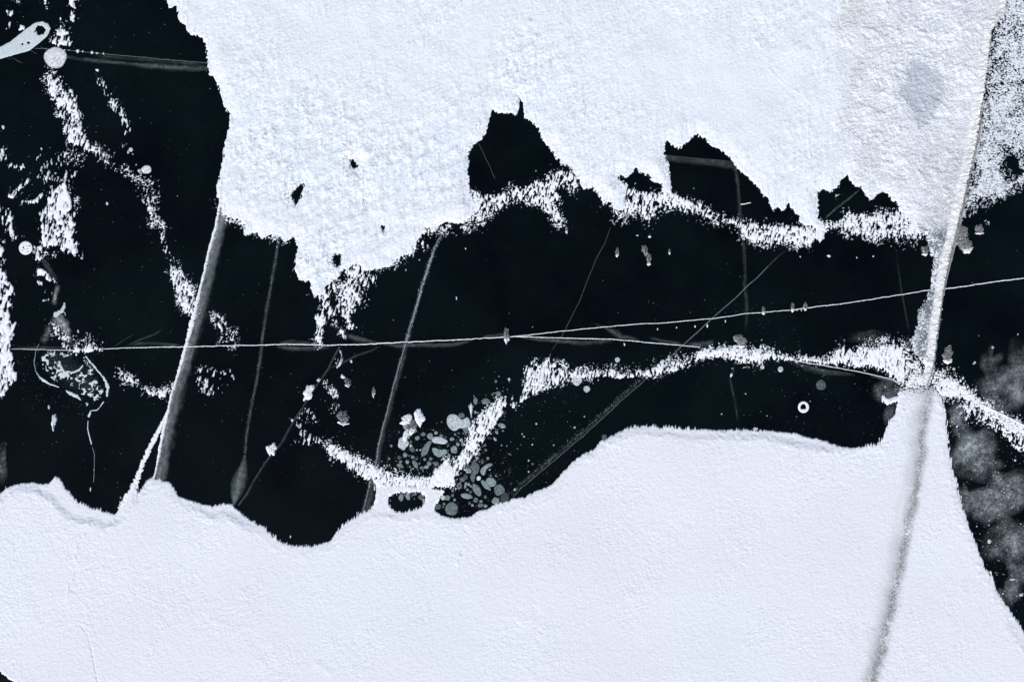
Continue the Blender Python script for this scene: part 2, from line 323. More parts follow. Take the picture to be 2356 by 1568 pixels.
patch('comb', T(3, 0, [(900, 1450), (1000, 1450), (1150, 1560)]) + T(3, 1, [(1100, 60), (1000, 90), (850, 20)]), .9, 12, .6)
patch('comb', T(3, 0, [(455, 1340), (515, 1330), (520, 1360), (485, 1400), (445, 1375)]), .3, 6)
# snow dust on dark ice at the far upper right
patch('dust', T(3, 0, [(1640, -500), (2600, -500), (2600, 1200), (1767, 1290), (1690, 1270), (1640, 1380), (1560, 1385), (1500, 1415), (1440, 1435), (1380, 1475), (1320, 1480), (1400, 1100), (1500, 500), (1560, 180)]), .80, 40, 1)
patch('dust', T(3, 0, [(1560, 650), (1700, 650), (1780, 900), (1767, 1050), (1640, 1100), (1500, 1000), (1500, 800)]), 1.0, 50, 1)
patch('dust', T(3, 0, [(1450, 1150), (1620, 1150), (1740, 1290), (1640, 1370), (1440, 1400), (1400, 1300)]), 1.0, 30, 1)
patch('dust', T(3, 0, [(1480, 1540), (1510, 1500), (1560, 1568)]) , .3, 10, 1)
# ragged tongue under the upper field
patch('tongue', T(1, 1, [(395, 460), (500, 380), (560, 350), (560, 420), (510, 470), (520, 560), (560, 600), (490, 620), (470, 740), (450, 800), (395, 780), (400, 720), (430, 690), (400, 620), (450, 560), (420, 480)]), .72, 10)
patch('tongue', T(1, 1, [(560, 450), (640, 330), (700, 360), (740, 440), (725, 520), (690, 580), (640, 620), (700, 690), (630, 720), (600, 640), (560, 540)]), .78, 10)
patch('tongue', T(1, 1, [(600, 290), (700, 255), (760, 300), (830, 340), (820, 380), (740, 420), (700, 360), (640, 350)]), .66, 12)
patch('tongue', T(1, 1, [(560, 690), (640, 700), (620, 775), (580, 740)]), .6, 8)
patch('tongue', T(1, 1, [(520, 560), (560, 560), (560, 660), (530, 660)]), .6, 8)
patch('tongue', T(1, 1, [(760, 300), (900, 270), (1080, 190), (1160, 60), (1240, 0), (1200, -60), (1000, 120), (800, 240)]), .7, 14)
patch('tongue', T(1, 1, [(1140, 90), (1170, 100), (1165, 150), (1140, 140)]), .7, 5)
patch('tongue', T(1, 1, [(1150, 0), (1350, -10), (1340, 45), (1250, 20), (1160, 60)]), .75, 10)
patch('tongue', T(1, 1, [(1400, -20), (1480, -10), (1470, 15), (1400, 10)]), .6, 8)
patch('tongue', T(1, 1, [(590, 300), (700, 255), (850, 285), (945, 255), (1080, 175), (1150, 50), (1230, -10), (1200, -60), (1080, 60), (900, 180), (700, 190), (560, 330)]), .8, 18, .7)
patch('tongue', T(1, 1, [(0, 20), (90, 40), (180, 50), (265, 40), (200, 100), (100, 95), (0, 60)]), .6, 12, .8)
patch('tongue', T(0, 0, [(1500, 1400), (1560, 1460), (1690, 1500), (1700, 1568), (1560, 1530), (1500, 1460)]), .5, 10, .9)
# left hand scatter
L1 = T(0, 0, [(320, 470), (400, 510), (430, 590), (500, 660), (545, 720), (570, 880), (610, 960), (660, 1050), (590, 1045), (540, 1000), (460, 990), (440, 900), (420, 830), (400, 800), (388, 700), (335, 650), (318, 560)])
patch('streak', L1, .88, 9)
patch('streak', T(0, 0, [(430, 570), (520, 590), (560, 680), (550, 780), (500, 700)]), .45, 10)
patch('streak', T(0, 0, [(600, 960), (660, 980), (700, 1040), (760, 1080), (740, 1110), (640, 1060)]), .62, 9)
patch('streak', T(0, 0, [(640, 480), (720, 530), (780, 640), (830, 690), (890, 780), (915, 900), (850, 960), (830, 800), (760, 760), (700, 640), (650, 570)]), .42, 12)
patch('streak', T(0, 0, [(780, 980), (880, 960), (960, 1110), (940, 1180), (880, 1060)]), .22, 12)
patch('streak', T(0, 0, [(690, 1090), (880, 1100), (960, 1220), (900, 1260), (780, 1180)]), .36, 14, 1)
patch('streak', T(0, 0, [(930, 1200), (1020, 1230), (1090, 1330), (1090, 1480), (1130, 1568), (1060, 1568), (1000, 1450), (960, 1300)]), .5, 12, .5)
patch('streak', T(0, 0, [(990, 1400), (1080, 1400), (1085, 1500), (1010, 1480)]), .65, 10, .5)
patch('streak', T(0, 1, [(1090, -20), (1150, 0), (1150, 120), (1220, 180), (1190, 240), (1140, 200), (1100, 100)]), .42, 8)
patch('streak', T(0, 1, [(1175, 230), (1220, 262), (1255, 285), (1320, 390), (1350, 480), (1350, 590), (1330, 610), (1280, 590), (1240, 530), (1195, 400), (1165, 300)]), .92, 8)
patch('west', T(0, 0, [(465, -40), (530, -40), (525, 60), (490, 60), (460, 0)]), .85, 6)
patch('west', T(0, 0, [(480, 75), (522, 80), (522, 150), (485, 150)]), .62, 6)
patch('west', T(0, 0, [(395, 200), (450, 185), (500, 250), (500, 320), (430, 320), (355, 300)]), .66, 7)
patch('west', T(0, 0, [(415, 120), (428, 120), (425, 200), (385, 270), (360, 300), (390, 210)]), .75, 3)
patch('west', T(0, 0, [(440, 130), (480, 140), (480, 190), (440, 190)]), .5, 5)
patch('west', T(0, 0, [(300, -30), (330, -30), (318, 30), (305, 30)]), .9, 3)
patch('west', T(0, 0, [(110, -20), (128, -20), (120, 15), (112, 10)]), .9, 3)
patch('west', T(0, 0, [(40, 60), (100, 70), (100, 120), (45, 130)]), .5, 6)
patch('west', T(0, 0, [(115, 165), (170, 180), (170, 210), (125, 205)]), .75, 5)
patch('west', T(0, 0, [(35, 150), (75, 150), (75, 235), (40, 235)]), .4, 6)
patch('west', T(0, 0, [(220, 230), (260, 200), (260, 290), (225, 300)]), .5, 6)
patch('west', T(0, 0, [(380, 335), (580, 340), (740, 365), (740, 385), (560, 370), (400, 350)]), .42, 6)
patch('west', T(0, 0, [(625, 475), (690, 475), (690, 495), (630, 495)]), .7, 4)
patch('west', T(0, 0, [(670, 420), (690, 420), (688, 440), (672, 440)]), .6, 4)
patch('west', T(0, 0, [(-200, 1010), (30, 1020), (60, 1080), (50, 1110), (-200, 1110)]), .72, 7)
patch('west', T(0, 0, [(55, 1120), (190, 1130), (190, 1180), (60, 1160)]), .55, 7)
patch('west', T(0, 0, [(200, 1040), (460, 1000), (560, 1060), (700, 1100), (560, 1300), (300, 1300), (220, 1200)]), .30, 20)
patch('west', T(0, 0, [(420, 1030), (600, 1020), (640, 1120), (560, 1180), (430, 1120)]), .42, 16, .8)
patch('west', T(0, 0, [(35, 1360), (100, 1300), (200, 1225), (210, 1245), (110, 1350), (80, 1370)]), .8, 5)
patch('west', T(0, 0, [(150, 1380), (240, 1375), (300, 1320), (310, 1340), (240, 1410), (155, 1410)]), .72, 5)
patch('west', T(0, 0, [(335, 1270), (375, 1260), (385, 1370), (385, 1568), (335, 1568), (325, 1400)]), .74, 7)
patch('west', T(0, 0, [(385, 1270), (460, 1255), (480, 1330), (500, 1400), (480, 1470), (390, 1470)]), .95, 7)
patch('west', T(0, 0, [(340, 1440), (520, 1450), (525, 1568), (330, 1568)]), .85, 9)
patch('west', T(0, 0, [(480, 1300), (560, 1340), (560, 1460), (500, 1500)]), .45, 12, .5)
patch('west', T(0, 0, [(255, 1470), (330, 1400), (335, 1568), (280, 1568)]), .5, 8)
patch('west', T(0, 0, [(-200, 1420), (60, 1430), (100, 1500), (90, 1580), (30, 1568), (-200, 1520)]), .5, 8)
patch('west', T(0, 1, [(50, -30), (90, -20), (100, 60), (150, 50), (100, 90), (60, 70)]), .62, 6)
patch('west', T(0, 1, [(-300, 90), (40, 110), (45, 170), (25, 250), (60, 380), (95, 370), (105, 500), (60, 560), (-300, 560)]), .66, 8)
patch('west', T(0, 1, [(-300, 560), (50, 560), (70, 640), (115, 660), (80, 760), (70, 830), (105, 900), (110, 1050), (60, 1100), (25, 1190), (-20, 1230), (-300, 1260)]), .88, 8)
patch('west', T(0, 1, [(260, -30), (500, -30), (530, 90), (580, 200), (480, 180), (420, 170), (300, 130), (260, 60)]), .78, 10)
patch('west', T(0, 1, [(230, 130), (290, 130), (300, 230), (235, 230)]), .66, 6)
patch('west', T(0, 1, [(290, 130), (420, 170), (400, 250), (300, 230)]), .42, 9, .6)
patch('west', T(0, 1, [(480, 160), (560, 170), (585, 230), (500, 210)]), .42, 7)
patch('west', T(0, 1, [(260, 280), (300, 290), (370, 340), (395, 385), (370, 395), (300, 350), (255, 330)]), .8, 5)
patch('west', T(0, 1, [(245, 350), (300, 360), (300, 400), (255, 400)]), .4, 6)
patch('west', T(0, 1, [(350, 440), (375, 440), (380, 500), (310, 500), (350, 480)]), .5, 5)
patch('fringe', T(0, 1, [(330, 650), (440, 660), (500, 740), (480, 800), (380, 760), (340, 700)]), .55, 8)
patch('fringe', T(0, 1, [(420, 770), (500, 800), (560, 800), (600, 765), (640, 800), (715, 825), (710, 850), (620, 860), (500, 862), (430, 830)]), .88, 5)
patch('rim', T(0, 1, [(1490, 585), (1550, 650), (1620, 725), (1622, 800), (1610, 838), (1575, 838), (1570, 790), (1530, 790), (1530, 740), (1490, 660), (1455, 620)]), .6, 7)
patch('rim', T(0, 1, [(1330, 950), (1420, 930), (1500, 960), (1590, 940), (1630, 1020), (1620, 1060), (1560, 1100), (1550, 1140), (1400, 1190), (1330, 1100)]), .34, 14)
patch('rim', T(0, 1, [(820, 975), (850, 985), (860, 1030), (880, 1010), (910, 1000), (950, 1060), (1000, 1085), (1080, 1120), (1150, 1090), (1200, 1100), (1180, 1135), (1140, 1178), (1070, 1170), (1035, 1160), (980, 1120), (935, 1080), (860, 1070), (820, 1000)]), .84, 7)
patch('rim', T(0, 1, [(730, 850), (830, 870), (830, 970), (800, 940)]), .22, 6)
patch('fleck', ell(*T(1, 1, [(515, 1120)])[0], 30, 12, rot=55), .42, 10, .6)
patch('fleck', ell(*T(1, 1, [(570, 910)])[0], 10, 26), .28, 8)
patch('fleck', ell(*T(1, 1, [(350, 1350)])[0], 30, 40), .16, 14)
patch('fleck', ell(*T(1, 1, [(545, 1245)])[0], 14, 18, rot=40), .4, 10, .8)
patch('fleck', ell(*T(1, 1, [(360, 1470)])[0], 36, 14), .3, 12)

# ------------------------------------------------------------------ fields
n_st = an(3.4, 9.5, 0, 76) * .36 + an(1.9, 5, 1, 84) * .34 + an(1.5, 2.2, 2, 70) * .20 + an(12, 24, 3, 72) * .26
U_ST = unif(n_st)
n_is = an(2.3, 3.0, 4, 30) * .38 + an(1.4, 1.8, 5, 60) * .38 + an(7, 9, 6, 50) * .20 + an(30, 38, 7, 50) * .16
U_IS = unif(n_is)
edge = an(3.2, 13, 8, 80) * .55 + an(8, 22, 9, 70) * .45 - .5
edge2 = an(6, 7, 10, 20) - .5
wobl = (an(18, 18, 33) - .5) * 22

d_up = sdf(UPPER); d_lo = sdf(LOWER)
for h in HOLES: d_up = np.minimum(d_up, -sdf(h))
d_lo = np.minimum(d_lo, -sdf(POOL))
DU, DL = up(d_up), up(d_lo)
DU = DU + edge * 7 + edge2 * 2.5 + (an(1.7, 3.4, 39, 75) - .5) * 6 * sstep(.3, .6, an(40, 40, 30))
DLr = DL.copy()
DL = DL + edge * 4.5 + edge2 * 1.5 + np.maximum(0, an(1.8, 14, 38, 88) - .45) * 14 * sstep(.35, .7, an(60, 60, 39))
CV = np.full(GX.shape, -0.6, np.float32); ISO = np.zeros(GX.shape, np.float32)
LAB = np.zeros(GX.shape, np.int16); KEYS = []
def upw(A, j0, j1, i0, i1):
    A = A.astype(np.float32); a, f = ix0[i0:i1], fxx[i0:i1]
    B = A[:, a] * (1 - f) + A[:, a + 1] * f
    return B[iy0[j0:j1]] * (1 - fyy[j0:j1])[:, None] + B[iy0[j0:j1] + 1] * fyy[j0:j1, None]
thr = an(24, 30, 31)
for key, poly, cov, soft, iso in PATCH:
    if key not in KEYS: KEYS.append(key)
    P_ = np.array(poly); pad = 75
    i0, i1 = np.searchsorted(XS, [P_[:, 0].min() - pad, P_[:, 0].max() + pad]); j0, j1 = np.searchsorted(YS, [P_[:, 1].min() - pad, P_[:, 1].max() + pad])
    if i0 < 75: i0 = 0
    if i1 > NX - 75: i1 = NX
    if j0 < 75: j0 = 0
    sl = (slice(j0, j1), slice(i0, i1))
    dt = upw(sdf(poly, 70), j0, j1, i0, i1)
    if key == 'west': soft = soft * 1.5
    if key in ('west', 'streak', 'rim'): cov = cov * (.98 if cov > .6 else .9)
    if .7 < cov < 1.12 and key != 'dust': cov = cov * .90
    d = dt + edge[sl] * soft * .7
    dirn = {'mid': 1, 'curve': 1, 'east': 1, 'rim': 1, 'fringe': 1, 'bay': -1, 'comb': -1, 'streak': 1}.get(key, 0)
    if cov < 1.3 and dirn:
        sh = int(round(12 / STEP)); dd = np.roll(d, sh * dirn, 0)      # distance measured 12 units further up (or down)
        fr = sstep(-12, 7, dd); cov_ = cov * (.52 + .48 * fr)
        isoP = np.maximum(iso, .85 * (1 - fr))
    else: cov_ = cov; isoP = np.full(d.shape, iso, np.float32)
    if key in ('west', 'rim') and iso == 0: isoP = np.where(isoP > .3, isoP, -.75)
    c = sstep(-soft * .8, soft * .7, d) * (cov_ + .25) - .25
    m = c > CV[sl]
    CV[sl] = np.where(m, c, CV[sl]); ISO[sl] = np.where(m, isoP, ISO[sl]); LAB[sl] = np.where(m, KEYS.index(key) + 3, LAB[sl])
    if .45 <= cov < 1.3:                                   # loose grains thrown wide of each drift
        tl = (.46 if key not in ('west', 'dust') else .27) * np.exp(np.minimum(dt, 0) / 13.0) * (.35 + .9 * thr[sl]) - .05
        m = (tl > CV[sl]) & (dt > -60); CV[sl] = np.where(m, tl, CV[sl]); ISO[sl] = np.where(m, .8, ISO[sl]); LAB[sl] = np.where(m, KEYS.index(key) + 3, LAB[sl])
# dark gap in the dust at the upper right
gap = up(sdf(ell(*T(3, 0, [(1690, 1135)])[0], 17, 25), 40)); CV -= np.where(CV > 0, sstep(-30, 12, gap + edge * 10 + wobl * 1.2) ** 1.5 * .95, 0)
U_FL = unif(an(3.0, 9, 0, 76) * .5 + an(1.7, 4.6, 1, 84) * .40 + an(1.5, 2.2, 2, 70) * .16 + an(12, 20, 3, 72) * .15)
U_BG = unif(an(5.2, 12, 0, 80) * .5 + an(2.6, 6.5, 1, 84) * .38 + an(1.5, 2.2, 2, 70) * .10 + an(16, 26, 3, 72) * .2)
U = U_FL * (1 - np.abs(ISO)) + U_IS * np.maximum(ISO, 0) + U_BG * np.maximum(-ISO, 0)
V = CV - U
Fu = np.clip(DU / 7.0, -1.2, 2.2) + .0; Fl = np.clip(DL / 6.0, -1.2, 2.2)
jz = np.exp(-((GX - 2112) / 56) ** 2 - ((GY - 880) / 42) ** 2); Fl = Fl - jz * (.6 + 3.0 * U_IS)
Vu = Fu - (U - .5) * .7 ; Vl = Fl - (U_ST - .5) * .5
LAB = np.where((Vu > V) & (Vu > 0) & (DU > 0), 1, LAB); LAB = np.where((Vl > np.maximum(V, Vu)) & (Vl > 0), 2, LAB)
VV = np.maximum(V, np.maximum(Vu, Vl))

# thickness of the snow
H = np.where(VV > 0, 0.075 * (1 - np.exp(-VV / .28)), VV * .35)
H = np.maximum(H, -0.05).astype(np.float32)
inU = sstep(2, 34, DU); inL0 = sstep(0, 6, DLr)
shx = [-90, 0, 80, 110, 128, 165, 207, 250, 300, 340, 467, 507, 547, 609, 700, 780, 870, 1050, 1100, 1235, 1268, 1325, 1420, 1590, 1645, 1767, 1827, 1914, 2000, 2060, 2500]
shw = [4, 4, 12, 22, 33, 33, 25, 20, 8, 3, 10, 20, 12, 8, 8, 5, 8, 8, 2, 12, 12, 2, 2, 15, 8, 10, 18, 10, 4, 1, 1]
shelf = np.interp(XS, shx, shw).astype(np.float32)[None, :]
shelf = np.where(GY > 1420, 14, shelf)
neck = sstep(852, 866, GX) * (1 - sstep(1030, 1050, GX)) * (1 - sstep(1176, 1190, GY))
inL = sstep(-7, 14, DLr - shelf - 1.5 + edge2 * 5 + (an(16, 16, 11) - .5) * 5) * (1 - neck)

# surface texture
rough = np.full((len(CY), len(CX)), .42, np.float32)
def ctrl(cx, cy, rx, ry, val):
    g = np.exp(-(((CX[None] - cx) / rx) ** 2 + ((CY[:, None] - cy) / ry) ** 2)); rough[:] = rough * (1 - g) + val * g
for a in [(1330, 150, 130, 110, .75), (1300, 270, 150, 90, .75), (1480, 330, 120, 90, .4), (1600, 160, 190, 120, .14), (1730, 260, 110, 120, .12), (1100, 100, 50, 90, .08), (1130, 280, 50, 50, .1), (930, 180, 60, 60, .22),
          (760, 60, 170, 60, .26), (640, 300, 110, 110, .9), (800, 420, 170, 110, .95), (1000, 330, 110, 110, .75), (1180, 150, 40, 70, .8), (740, 600, 80, 80, .85), (560, 120, 60, 80, .55), (1750, 60, 70, 60, .6), (1850, 330, 60, 110, .45), (1450, 480, 100, 60, .7)]: ctrl(*a)
RG = up(rough)
tx = (an(5.0, 12, 12, 62) - .5) * .55 + (an(9, 22, 13, 66) - .5) * .75 + (an(3, 5, 14, 60) - .5) * .3
mod = .7 + .6 * sstep(.3, .8, an(70, 80, 15, 40))
tx = np.where(tx > 0, tx * 1.25, tx * .8)
comb = (an(2.6, 16, 22, 80) - .5) * .6 + (an(5, 26, 23, 76) - .5) * .8
bigu = (an(60, 110, 16, 58) - .5) + (an(24, 40, 17, 62) - .5) * .4
fine = (an(2.0, 3.2, 18, 40) - .5) + (an(4, 6, 19, 55) - .5) * .9
midl = (an(18, 30, 20, 60) - .5)
lump = (an(12, 15, 21, 10) - .5) * 1.2 + (an(34, 40, 22, 10) - .5) * 1.8 + (an(5, 6, 23, 40) - .5) * .55
east = sstep(1915, 1965, GX + (an(40, 40, 24) - .5) * 60 + (an(6, 8, 25) - .5) * 26 - np.maximum(0, GY - 320) * .05)   # older, wind-scoured crust
crustH = sstep(.50, .72, an(26, 34, 12, 150) * .6 + an(8, 10, 13, 30) * .4)
hu = 0.10 * inU + RG * mod * (0.15 * tx) * (1 - .75 * east) + fine * (.014 + .014 * RG + .034 * east * (an(1.6, 1.9, 20, 20) * 1.5)) + 0.14 * bigu * inU + east * (0.034 * lump + .05 * crustH)
hu = hu + .075 * comb * np.exp(-(np.maximum(DU, 0) / 22) ** 2) * sstep(0, 8, DU) * (1 - east * .6)
hu = hu + .10 * ((an(14, 22, 28, 55) - .5) + (an(7, 13, 29, 62) - .5) * .6) * RG * sstep(80, 420, GY) * (1 - east) * sstep(1500, 900, GX) * sstep(0, 12, DU) 
H = H + np.where(Vu > 0, hu * sstep(0, .8, Vu), 0) * (DU > -2)
pl = an(70, 90, 25, 60); patchl = sstep(.42, .7, pl)
hl = 0.05 * inL + 0.019 * fine * (.85 + .4 * patchl) + 0.030 * midl * (.3 + patchl * .4) * inL + 0.014 * tx * (.4 + patchl) + 0.16 * (an(130, 190, 36, 50) - .5) * inL
knob = np.maximum(0, an(7, 9, 26, 50) - .45) * .07 * np.exp(-((DLr - shelf - 10) / 14) ** 2)
H = H + np.where(Vl > 0, (hl + knob * inL) * sstep(0, .6, Vl), 0)
H = np.where((LAB > 2) & (VV > 0), H + .028 * (an(4, 7, 27, 75) - .5) * sstep(0, .4, VV), H)
# faint track-like ridges crossing the lower field
def crease(pts, wd, hh, where):
    global H
    P = np.array(pts, float); d2 = np.full(GX.shape, 1e9, np.float32)
    i0, i1 = np.searchsorted(XS, [P[:, 0].min() - 20, P[:, 0].max() + 20]); j0, j1 = np.searchsorted(YS, [P[:, 1].min() - 20, P[:, 1].max() + 20])
    X = GX[j0:j1, i0:i1] + (edge2[j0:j1, i0:i1]) * 4; Y = GY[j0:j1, i0:i1]
    D = np.full(X.shape, 1e9, np.float32)
    for (ax, ay), (bx, by) in zip(pts[:-1], pts[1:]):
        ex, ey = bx - ax, by - ay; tt = np.clip(((X - ax) * ex + (Y - ay) * ey) / (ex * ex + ey * ey), 0, 1)
        D = np.minimum(D, np.hypot(X - ax - tt * ex, Y - ay - tt * ey))
    g = np.exp(-(D / wd) ** 2) * (.3 + 1.2 * an(6, 8, 28)[j0:j1, i0:i1])
    H[j0:j1, i0:i1] += np.where(where[j0:j1, i0:i1], g * hh, 0)
lowm = (LAB == 2) & (VV > 0); upm = (LAB == 1) & (VV > 0)
crease(T(0, 2, [(625, 470), (600, 540), (545, 630), (520, 720), (495, 760)]), 2.6, .05, lowm)
crease(T(0, 2, [(515, 820), (500, 880), (475, 920), (468, 990)]), 2.2, .045, lowm)
crease(T(0, 2, [(560, 1175), (610, 1240), (635, 1330), (650, 1400), (665, 1480), (685, 1568)]), 1.8, -.035, lowm)
crease(T(0, 2, [(710, 1030), (630, 1100), (560, 1170)]), 1.6, -.02, lowm)
crease(T(1, 2, [(1410, 690), (1385, 750)]), 3.0, .06, lowm)
crease(T(1, 2, [(430, 1440), (520, 1500)]), 8.0, .03, lowm)
crease(T(1, 0, [(1030, 50), (930, 160), (860, 260), (800, 350), (740, 440)]), 2.4, 0.025, upm)
crease(T(3, 0, [(0, 480), (100, 580), (220, 650), (300, 730)]), 3, 0.018, upm)
crease(T(3, 0, [(275, 830), (270, 950), (290, 1100), (250, 1220)]), 3, 0.023, upm)

# pressure ridge along the right hand side: a snow covered crest in the upper half, a slushy channel below
RIDGE = T(3, 0, [(1740, -900), (1630, -20), (1622, 60), (1580, 120), (1525, 210), (1508, 350), (1482, 500), (1462, 640), (1435, 800), (1412, 950), (1378, 1120), (1335, 1300), (1312, 1420), (1298, 1500)]) + T(3, 1, [(1275, 40), (1262, 100), (1235, 200), (1205, 350), (1192, 450), (1172, 600), (1152, 720), (1145, 830), (1125, 940), (1100, 1040), (1085, 1110)])
CHAN = T(3, 1, [(1118, 1030), (1110, 1120), (1085, 1250), (1070, 1350), (1062, 1480), (1058, 1560)]) + T(3, 2, [(1050, 60), (1035, 160), (1010, 280), (985, 400), (955, 520), (940, 640), (915, 740), (885, 860), (860, 990), (835, 1100), (800, 1230), (775, 1340), (750, 1450), (720, 1568), (600, 2100)])
def dist_line(pts):
    """distance to and side of a polyline on the fine grid (positive = right)"""
    P = np.array(pts); a = np.interp(GY, P[:, 1], P[:, 0]).astype(np.float32)
    return GX - a
wig = (an(9, 9, 29) - .5) * 5 + (an(26, 26, 30) - .5) * 7
dr = dist_line(RIDGE) + wig * .35
yend = T(3, 1, [(0, 1080)])[0][1]
on_r = 1 - sstep(yend - 25, yend + 10, GY)
cr = np.where(dr < 0, np.exp(-(dr / 7.5) ** 2), np.exp(-(dr / (5.0 + 4.5 * sstep(180, 300, GY) * (1 - sstep(560, 700, GY)))) ** 2))
hcr = (.30 + .34 * sstep(60, 230, GY) * (1 - sstep(430, 560, GY))) * (.82 + .2 * an(5, 9, 31) + .15 * an(2, 3, 32) + .30 * (an(2.4, 3.2, 35, 20) - .5))
H = np.where(cr * on_r > .08, np.maximum(H, 0) , H) + (cr * on_r * hcr).astype(np.float32)
H = H - .03 * (1 - on_r) * 0
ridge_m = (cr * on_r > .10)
dc = dist_line(CHAN) + wig
ys_ch = T(3, 1, [(0, 1040)])[0][1]
on_c = sstep(ys_ch, ys_ch + 20, GY)
cw = 7.5 + 4.5 * sstep(1100, 1500, GY)
core = np.exp(-(np.abs(dc) / (cw * 1.15)) ** 2.0) * on_c
wide = np.where(dc < 0, np.exp(-(np.abs(dc) / (26 + 10 * an(20, 40, 32))) ** 3), np.exp(-(np.abs(dc) / 13) ** 3)) * on_c * sstep(.15, .5, an(22, 44, 33, 80) + .12 * (GY > 1000))
H = H - .05 * core * (VV > .3) + core * .05 * (an(3, 4, 34) - .4) * (VV > .3)
H = np.where((core > .3) & (VV > 0), np.maximum(H, .012), H).astype(np.float32)
chan_m = (core > .35) & (VV > 0)
LAB = np.where(chan_m, 90, LAB); LAB = np.where(ridge_m, 91, LAB)

# clear crust strip left of the crest where snow is thin, colours of the snow
tint = np.empty(GX.shape + (3,), np.float32); tint[:] = (.805, .838, .89)
def blend(w, col):
    for i in range(3): tint[..., i] += (col[i] - tint[..., i]) * w
blend(((LAB == 2) * (1 - inL) * .75), (.745, .74, .80))
blend((LAB == 2) * .85, (.795, .805, .862))
blend((LAB == 2) * .5 * sstep(.4, .8, an(150, 260, 18, 20)), (.80, .83, .885))
blend((LAB == 1) * sstep(.45, .8, RG) * sstep(.45, .75, an(30, 50, 35, 60)) * .45, (.70, .80, .90))
e_in = east * sstep(0, 30, DU)
crust = sstep(.50, .72, an(26, 34, 12, 150) * .6 + an(8, 10, 13, 30) * .4)
blend(e_in * .7, (.76, .775, .82))
blend(e_in * crust * .55 * (.5 + .5 * sstep(.3, .7, U_IS)), (.93, .93, .94))
blend(e_in * sstep(.52, .76, an(22, 16, 14, 20) * .55 + an(5, 6, 15, 50) * .45) * .45, (.56, .58, .62))
dirt = sstep(.45, .8, an(34, 60, 36, 20)) * np.exp(-((GX - 1955) / 34) ** 2) + sstep(.55, .85, an(50, 40, 37, 20)) * .5
blend(e_in * np.clip(dirt, 0, 1) * .6, (.62, .62, .61))
greyp = up(sdf(T(3, 0, [(1000, 375), (1060, 420), (1110, 440), (1190, 520), (1230, 620), (1190, 700), (1150, 820), (1050, 880), (1010, 780), (960, 690), (900, 640), (950, 560)]), 40)) + wig * .7
greyp = greyp + (U_IS - .5) * 9
blend(sstep(-7, 7, greyp) * e_in * (.6 + .35 * an(4, 5, 16)), (.46, .50, .57))
H = (H - sstep(-6, 6, greyp) * e_in * .05).astype(np.float32)
H = np.where(Vu > .5, np.maximum(H, .02), H).astype(np.float32)
se = sstep(230, 420, GY) * sstep(2060, 2230, GX)
blend(e_in * (.02 + .26 * sstep(.45, .85, U_IS)) * (.4 + an(60, 70, 17)), (.50, .51, .53))
blend(e_in * se * .8 * sstep(.3, .7, U_IS), (.46, .47, .50))
thin = sstep(495, 545, GY) * (LAB == 1) * sstep(2080, 2120, GX)
speck = sstep(.50, .74, U_IS)
blend(thin * (1 - speck) * np.where(dr < -16, 1, 0), (.17, .20, .22))
blend((LAB == 91) * .45, (.74, .73, .72))
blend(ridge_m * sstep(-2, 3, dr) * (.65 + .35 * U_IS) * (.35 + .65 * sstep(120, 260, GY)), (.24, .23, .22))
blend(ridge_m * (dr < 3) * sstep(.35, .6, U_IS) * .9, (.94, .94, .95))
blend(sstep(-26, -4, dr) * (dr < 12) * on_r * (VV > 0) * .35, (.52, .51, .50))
blend(wide * (VV > 0) * .70, (.47, .48, .50))
blend(jz * (VV > 0) * .7 * sstep(.35, .8, 1 - U_IS), (.42, .43, .46))
blend(core * (VV > 0) * .85 * sstep(.22, .85, U_IS + .15), (.24, .25, .26))
jn = np.where(LAB == 3 + KEYS.index('junction'), 1.0, 0)
blend(jn * .35 * sstep(.3, .8, U_IS), (.5, .53, .57))
dst = (LAB == 3 + KEYS.index('dust')); blend(dst * (.35 + .45 * an(3, 4, 15) + .3 * an(1.5, 2, 16)) * sstep(-.25, .4, .45 - V), (.20, .23, .26))
crumb = (LAB > 2) & (LAB < 90); blend(crumb * .72 * sstep(-.02, .26, .26 - V), (.30, .34, .39))
blend((crumb & ~dst) * .8 * sstep(.08, .4, V), (.93, .935, .96))

